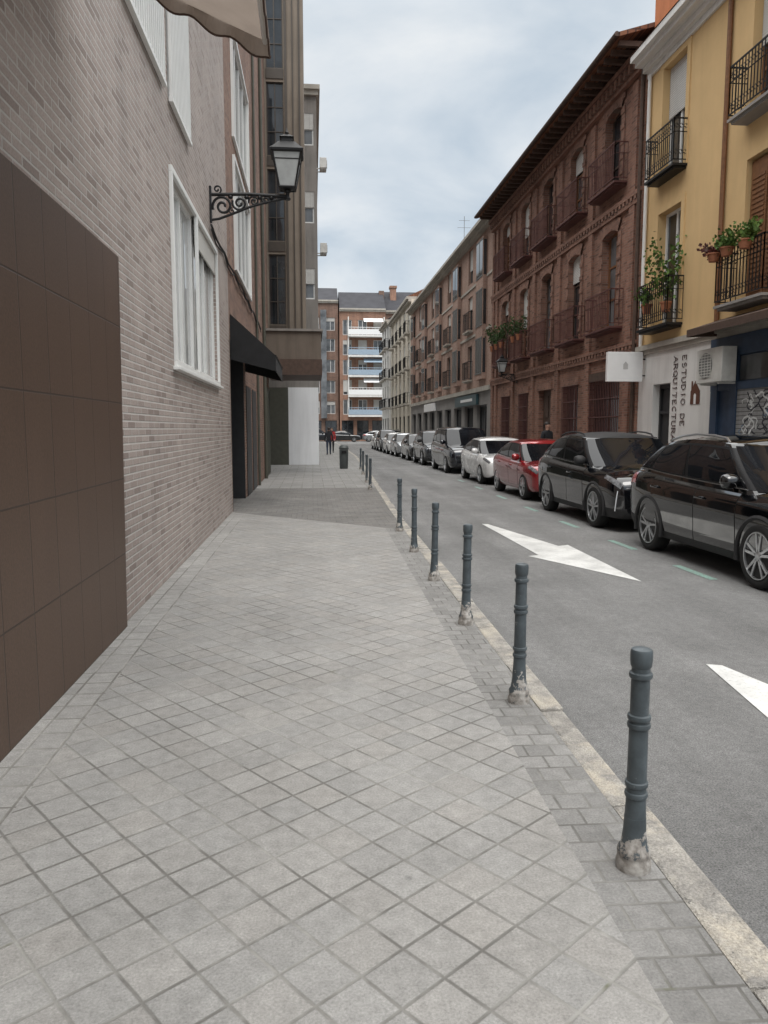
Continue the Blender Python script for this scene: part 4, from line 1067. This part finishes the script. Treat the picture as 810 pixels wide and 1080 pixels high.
# ------------------------------------------------------------------ RIGHT: cream row + end blocks
def plain_block(name, label, loc, fn, L, H, wallm, ncol, floors, fh, z_first, wtop, fm, balc, glass, D=10., roofm=None, roof_h=2., slab=None, rail=None, over=.4):
    t = thing(name, label, 'building', loc)
    ops = []
    st = L/ncol
    for k in range(ncol):
        for q in range(floors): ops.append((st*(k+.5)-.6, st*(k+.5)+.6, z_first+fh*q, z_first+fh*q+wtop))
    gops = [(st*(k+.5)-.8, st*(k+.5)+.8, .1, 2.7) for k in range(ncol)]
    wall(t, fn, L, -.1, H, ops+gops, wallm, .2, D)
    rr_ = random.Random(len(label))
    for o_ in ops:
        window(t, fn, *o_, .15, fm, 2, 1, .07, glass, blind=rr_.choice((0,0,.3,.5,.8)))
        if balc == 'each': balcony(t, fn, o_[0]-.25, o_[1]+.25, o_[2], .4, .95, slab or M['pale_band'], rail or M['iron'], .16, False)
    for o_ in gops: window(t, fn, *o_, .15, M['dark_frame'], 2, 1, .08, M['glass'])
    b = MB(fn); b.box((0,-over,H),(L,.5,H+.2)); b.box((0,-over*.6,H-.2),(L,-.001,H)); b.build('cornice', M['pale_band'], t)
    if roofm:
        b = MB(fn); b.poly([(0,-over+.1,H+.21),(L,-over+.1,H+.21),(L,D*.4,H+.2+roof_h),(0,D*.4,H+.2+roof_h)]); b.poly([(0,D,H+.2),(L,D,H+.2),(L,D*.4,H+.2+roof_h),(0,D*.4,H+.2+roof_h)])
        for uu in (0, L): b.poly([(uu,-over+.1,H+.21),(uu,D*.4,H+.2+roof_h),(uu,D,H+.2)])
        b.build('roof', roofm, t)
    return t, ops
t, _ = plain_block('cream_building', 'cream building with small iron balconies beyond the terracotta one', (8.2,63.4,0), fr_right, 16., 12.2, M['cream'], 5, 3, 2.95, 3.7, 2.2, M['white_frame'], 'each', M['glass'], roofm=M['roof_tile'])
t, _ = plain_block('white_building', 'off white building at the far end of the right hand row', (8.0,79.6,0), fr_right, 8., 12.6, M['white_wall'], 3, 3, 3.1, 3.8, 2.3, M['grey_frame'], 'each', M['glass'], roofm=M['zinc'])
YE = 104.
t, ops = plain_block('end_apartment_block', 'brown brick apartment block closing the street on its left', (-9.,YE+1,0), fr_front, 12.6, 18.6, M['brown_brick_far'], 6, 5, 2.8, 3.6, 1.7, M['white_frame'], None, M['glass_grey'], roofm=M['zinc'], roof_h=2.3)
b = MB(fr_front); b.box((10.2,-.9,3.),(11.0,0,17.4)); b.build('glazed_bay', M['glass_grey'], t)
t, ops = plain_block('end_apartment_block', 'orange brick apartment block with stacked white and blue balconies closing the street', (3.75,YE,0), fr_front, 6.2, 17.4, M['far_orange'], 3, 5, 2.65, 3.5, 2.0, M['white_frame'], None, M['glass_grey'], roofm=M['zinc'], roof_h=2.8)
for q in range(5):
    b = MB(fr_front); z = 3.4+2.65*q; b.box((1.1,-1.3,z-.22),(6.0,0,z)); b.box((1.1,-1.0,z),(1.22,0,z+2.4)); b.box((5.9,-1.0,z),(6.0,0,z+2.4)); s = b.build('balcony', M['white_wall'], t)
    b = MB(fr_front); b.box((1.1,-1.3,z+.05),(6.0,-1.26,z+.75)); b.box((1.1,-1.3,z+.95),(6.0,-1.25,z+1.02))
    for k in range(12): b.box((1.1+.4*k,-1.29,z+.75),(1.13+.4*k,-1.26,z+.96))
    b.build('railing', M['sign_white'] if q in (1, 4) else M['rail_blue'], s)
    if q in (1, 2, 4):
        b = MB(fr_front); b.poly([(3.2,-.3,z+2.3),(5.8,-.3,z+2.3),(5.8,-1.4,z+1.7),(3.2,-1.4,z+1.7)]); b.build('sunblind', M['pale_panel'] if q != 2 else M['rail_blue'], s)
t, ops = plain_block('end_apartment_block', 'brick apartment block with dark roof and chimney behind the right row', (9.98,YE+1.5,0), fr_front, 14., 17.4, M['brown_brick_far'], 5, 5, 2.8, 3.6, 1.7, M['white_frame'], None, M['glass_grey'], roofm=M['zinc'], roof_h=3.2)
b = MB(fr_front); b.box((1.,2.,17.4),(1.8,3.2,21.0)); b.box((.9,1.9,21.0),(1.9,3.3,21.3)); b.build('chimney', M['far_orange'], t)
b = MB(fr_front); b.box((-.6,2.,17.4),(.1,3.,20.6)); b.build('chimney', M['brown_brick_far'], t)

# ------------------------------------------------------------------ plants
def plant(label, loc, size, pot=True, mat=None, seed=1, n=160, tall=1., ps=1.):
    t = thing('potted_plant', label, 'potted plant', loc, 0, None); r = random.Random(seed)
    if pot:
        b = MB(); b.lathe([(.085,0),(.09,.02*ps),(.12,.19*ps),(.135,.19*ps),(.135,.225*ps),(.118,.225*ps),(.11,.20*ps),(.01,.19*ps)], 16); b.build('pot', M['terracotta'], t, 40)
    b = MB()
    stems = []
    z0 = .19*ps
    for k in range(9):
        a = r.uniform(0, 6.28); ln = size*r.uniform(.5, 1.)*tall; tip = Vector((math.cos(a)*size*.5*r.uniform(.3,1), math.sin(a)*size*.75*r.uniform(.3,1), z0+ln)); stems.append(tip)
        b.tube([(0,0,z0), tip*.5+Vector((0,0,z0*.6)), tip], .005, 4, 1)
    for k in range(n):
        tip = r.choice(stems); f_ = r.uniform(.25,1.1); c = Vector((0,0,z0)).lerp(tip, f_)+Vector([r.gauss(0,.10*size) for _ in range(3)])
        d = Vector([r.gauss(0,1) for _ in range(3)]); d.z -= .2; d.normalize(); s = d.cross(Vector((r.random(),r.random(),r.random()))).normalized()
        l = r.uniform(.06,.12)*(.6+.5*size); w = l*.38
        b.poly([c, c+d*l*.5+s*w, c+d*l, c+d*l*.5-s*w])
    b.build('foliage', [mat or M['leaf'], M['dark_wood']], t); return t
def hung(label, x, y, z, *a, **k): return plant(label, (x, y, z), *a, **k)
hung('tall leafy plant climbing the lower left yellow building balcony', 7.92, 16.75, 4.2, .85, seed=2, n=340, tall=1.55)
hung('small bushy plant at the far end of the yellow building balcony', 7.92, 17.75, 4.3, .5, seed=3, n=180)
hung('reddish potted plant on the corner of the right balcony rail', 7.70, 14.35, 4.78, .42, mat=M['flower'], seed=4, n=300, tall=.55, ps=.7)
hung('green potted plant in the middle of the right balcony rail', 7.68, 13.85, 4.78, .45, seed=5, n=300, tall=.6, ps=.7)
hung('green potted plant nearest the frame edge on the right balcony', 7.68, 13.25, 4.78, .5, seed=6, n=320, tall=.6, ps=.7)
for i, (y, s_) in enumerate(((28.9,.6),(29.7,.5),(31.6,.65),(32.4,.6),(33.2,.7))):
    hung(['dark green plant on the fourth lower balcony, right one','dark green plant on the fourth lower balcony, left one','dark green plant on the last lower balcony, right one','dark green plant in the middle of the last lower balcony','dark green plant on the last lower balcony, left one'][i], 7.88, y, 4.95, s_*1.2, mat=M['leaf_dark'], seed=10+i, n=240)

# ------------------------------------------------------------------ bin and people
bn = thing('litter_bin', 'dark grey street litter bin standing on the far pavement', 'bin', (1.24, 30.5, 0))
b = MB(); b.lathe([(.15,0),(.165,.03),(.175,.5),(.18,.76),(.17,.78)], 20); b.build('body', M['bin'], bn, 40)
b = MB(); b.lathe([(.19,.79),(.20,.83),(.155,.92),(.075,.955),(.01,.96)], 20); b.build('lid', M['bin'], bn, 40)
b = MB(); b.box((-.10,-.205,.62),(.10,-.165,.73)); b.build('slot', M['black_hole'], bn)
def person(label, loc, rz, stride, mats, h=1.74):
    t = thing('person', label, 'person', loc, rz)
    V = [(0,0,.95,.135),(0,0,1.12,.13),(0,0,1.32,.15),(0,.0,1.47,.065),(0,-.01,1.55,.062),(0,-.015,1.63,.092),(0,-.01,1.71,.07)]
    E = [(0,1),(1,2),(2,3),(3,4),(4,5),(5,6)]
    for s_ in (-1, 1):
        i = len(V); sw = s_*stride
        V += [(s_*.18,0,1.41,.07),(s_*.235,.03-sw*.15,1.13,.05),(s_*.225,-.06-sw*.35,.90,.037),(s_*.215,-.09-sw*.4,.81,.032)]
        E += [(2,i),(i,i+1),(i+1,i+2),(i+2,i+3)]
        j = len(V)
        V += [(s_*.095,0,.86,.098),(s_*.10,sw*.45-.03,.48,.066),(s_*.10,sw*.9+max(0,sw)*.15,.085+max(0,sw)*.1,.045),(s_*.105,sw*.9-.15,.04,.038)]
        E += [(0,j),(j,j+1),(j+1,j+2),(j+2,j+3)]
    me = bpy.data.meshes.new('body'); me.from_pydata([v[:3] for v in V], E, []); o = bpy.data.objects.new('body', me); C.objects.link(o)
    o.modifiers.new('sk', 'SKIN')
    for k, v in enumerate(V):
        sv = me.skin_vertices[0].data[k]; sv.radius = (v[3], v[3]*.8 if k < 3 else v[3]); sv.use_root = (k == 0)
    ss_ = o.modifiers.new('ss', 'SUBSURF'); ss_.levels = 2; ss_.render_levels = 2
    bpy.context.view_layer.update()
    me2 = bpy.data.meshes.new_from_object(o.evaluated_get(bpy.context.evaluated_depsgraph_get())); bpy.data.objects.remove(o)
    for q in mats: me2.materials.append(q)
    for p in me2.polygons:
        x, y, z = p.center; p.use_smooth = True
        p.material_index = 0 if (z > 1.5 or (abs(x) > .17 and z < .87)) else (1 if z > .88 else (3 if z < .09 else 2))
    o = bpy.data.objects.new('body', me2); C.objects.link(o); o.parent = t
    b = MB()
    prof = []
    for k in range(9):
        a = R(90*k/8); prof.append((.096*math.cos(a), .10*math.sin(a)))
    b.lathe(prof, 16, 0, (0,.012,1.665)); b.box((-.07,.03,1.56),(.07,.098,1.68)); b.build('hair', M['hair'], t, 60, bevel=0)
    b = MB(); b.lathe([(.004,-.03),(.013,0),(.004,.012)], 8, 0, (0,-.112,1.625))
    b.build('nose', M['skin'], t, 60)
    for s_ in (-1, 1):
        b = MB(); b.lathe([(.003,-.008),(.009,0),(.003,.008)], 8, 0, (s_*.033,-.098,1.65)); b.build('eye', M['black_hole'], t, 60)
    t.scale = (h/1.76,)*3; return t
person('person in dark coat standing on the opposite pavement behind the red car', (7.6, 24.2, .02), R(30), 0., [M['skin'], M['cloth_dark'], M['jeans'], M['black_plastic']], 1.80)
person('far pedestrian in dark clothes walking by the pale wall', (.98, 46.5, 0), R(180), .25, [M['skin'], M['cloth_dark'], M['jeans'], M['black_plastic']], 1.70)
person('far pedestrian in a red jacket beside the pale wall corner', (1.25, 50.0, 0), R(0), .25, [M['skin'], M['cloth_red'], M['cloth_dark'], M['black_plastic']], 1.68)

# ------------------------------------------------------------------ world, sun, camera
w = bpy.data.worlds.new('World'); scene.world = w; w.use_nodes = True; nt = w.node_tree
for n_ in list(nt.nodes): nt.nodes.remove(n_)
N_ = lambda ty: nt.nodes.new(ty)
out = N_('ShaderNodeOutputWorld'); sky = N_('ShaderNodeTexSky'); sky.sky_type = 'NISHITA'; sky.sun_disc = False
EL, AZ = R(60), R(180)   # azimuth the light comes from, clockwise from +Y
sky.sun_elevation = EL; sky.sun_rotation = AZ
b1 = N_('ShaderNodeBackground'); b1.inputs[1].default_value = .10; nt.links.new(sky.outputs[0], b1.inputs[0])
tc = N_('ShaderNodeTexCoord'); sp = N_('ShaderNodeSeparateXYZ'); nt.links.new(tc.outputs['Generated'], sp.inputs[0])
def wm(op, a, b_):
    n_ = N_('ShaderNodeMath'); n_.operation = op
    for i, v in enumerate((a, b_)):
        if is_sock(v): nt.links.new(v, n_.inputs[i])
        else: n_.inputs[i].default_value = v
    return n_.outputs[0]
zz = wm('ADD', wm('MAXIMUM', sp.outputs[2], 0.), .34)
cv = N_('ShaderNodeCombineXYZ'); nt.links.new(wm('DIVIDE', sp.outputs[0], zz), cv.inputs[0]); nt.links.new(wm('DIVIDE', sp.outputs[1], zz), cv.inputs[1])
nz = N_('ShaderNodeTexNoise'); nz.inputs['Scale'].default_value = 2.4; nz.inputs['Detail'].default_value = 7; nz.inputs['Roughness'].default_value = .52; nz.inputs['Distortion'].default_value = .3
nt.links.new(cv.outputs[0], nz.inputs['Vector'])
rp = N_('ShaderNodeValToRGB'); rp.color_ramp.elements[0].position = .37; rp.color_ramp.elements[0].color = (.55, .64, .73, 1)
rp.color_ramp.elements[1].position = .63; rp.color_ramp.elements[1].color = (.88, .91, .93, 1)
e = rp.color_ramp.elements.new(.5); e.color = (.71, .775, .835, 1)
nt.links.new(nz.outputs[0], rp.inputs[0])
# overcast luminance: the cloud layer grows brighter and more neutral towards the zenith
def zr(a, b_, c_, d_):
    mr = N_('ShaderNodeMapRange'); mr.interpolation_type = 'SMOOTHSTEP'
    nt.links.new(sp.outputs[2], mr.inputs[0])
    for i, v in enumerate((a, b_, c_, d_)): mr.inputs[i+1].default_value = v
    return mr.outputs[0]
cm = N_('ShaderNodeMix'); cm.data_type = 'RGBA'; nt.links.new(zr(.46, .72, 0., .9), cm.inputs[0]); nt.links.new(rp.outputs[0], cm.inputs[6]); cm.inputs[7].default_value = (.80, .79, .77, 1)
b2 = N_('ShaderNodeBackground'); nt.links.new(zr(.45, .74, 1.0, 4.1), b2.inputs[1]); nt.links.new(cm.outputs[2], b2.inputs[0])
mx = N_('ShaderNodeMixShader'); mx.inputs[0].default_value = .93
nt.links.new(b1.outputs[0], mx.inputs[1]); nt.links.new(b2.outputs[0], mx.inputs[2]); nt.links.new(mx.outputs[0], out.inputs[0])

sd = bpy.data.lights.new('sun', 'SUN'); sd.energy = 1.5; sd.angle = R(30); sd.color = (1, .96, .92)
so = bpy.data.objects.new('sun', sd); C.objects.link(so)
dirv = Vector((math.sin(AZ)*math.cos(EL), math.cos(AZ)*math.cos(EL), math.sin(EL)))
so.rotation_euler = (-dirv).to_track_quat('-Z', 'Y').to_euler(); so.location = dirv*60

cd = bpy.data.cameras.new('camera'); co = bpy.data.objects.new('camera', cd); C.objects.link(co)
cd.sensor_fit = 'HORIZONTAL'; cd.sensor_width = 36; cd.lens = 36*800/810; cd.clip_end = 2000; cd.clip_start = .05
co.location = (0, 0, 1.6)
yaw, pitch = math.atan(75/800), math.atan(88/800)
co.rotation_euler = (PI/2-pitch, 0, -yaw)
scene.camera = co
scene.view_settings.view_transform = 'Standard'; scene.view_settings.look = 'None'; scene.view_settings.exposure = 0
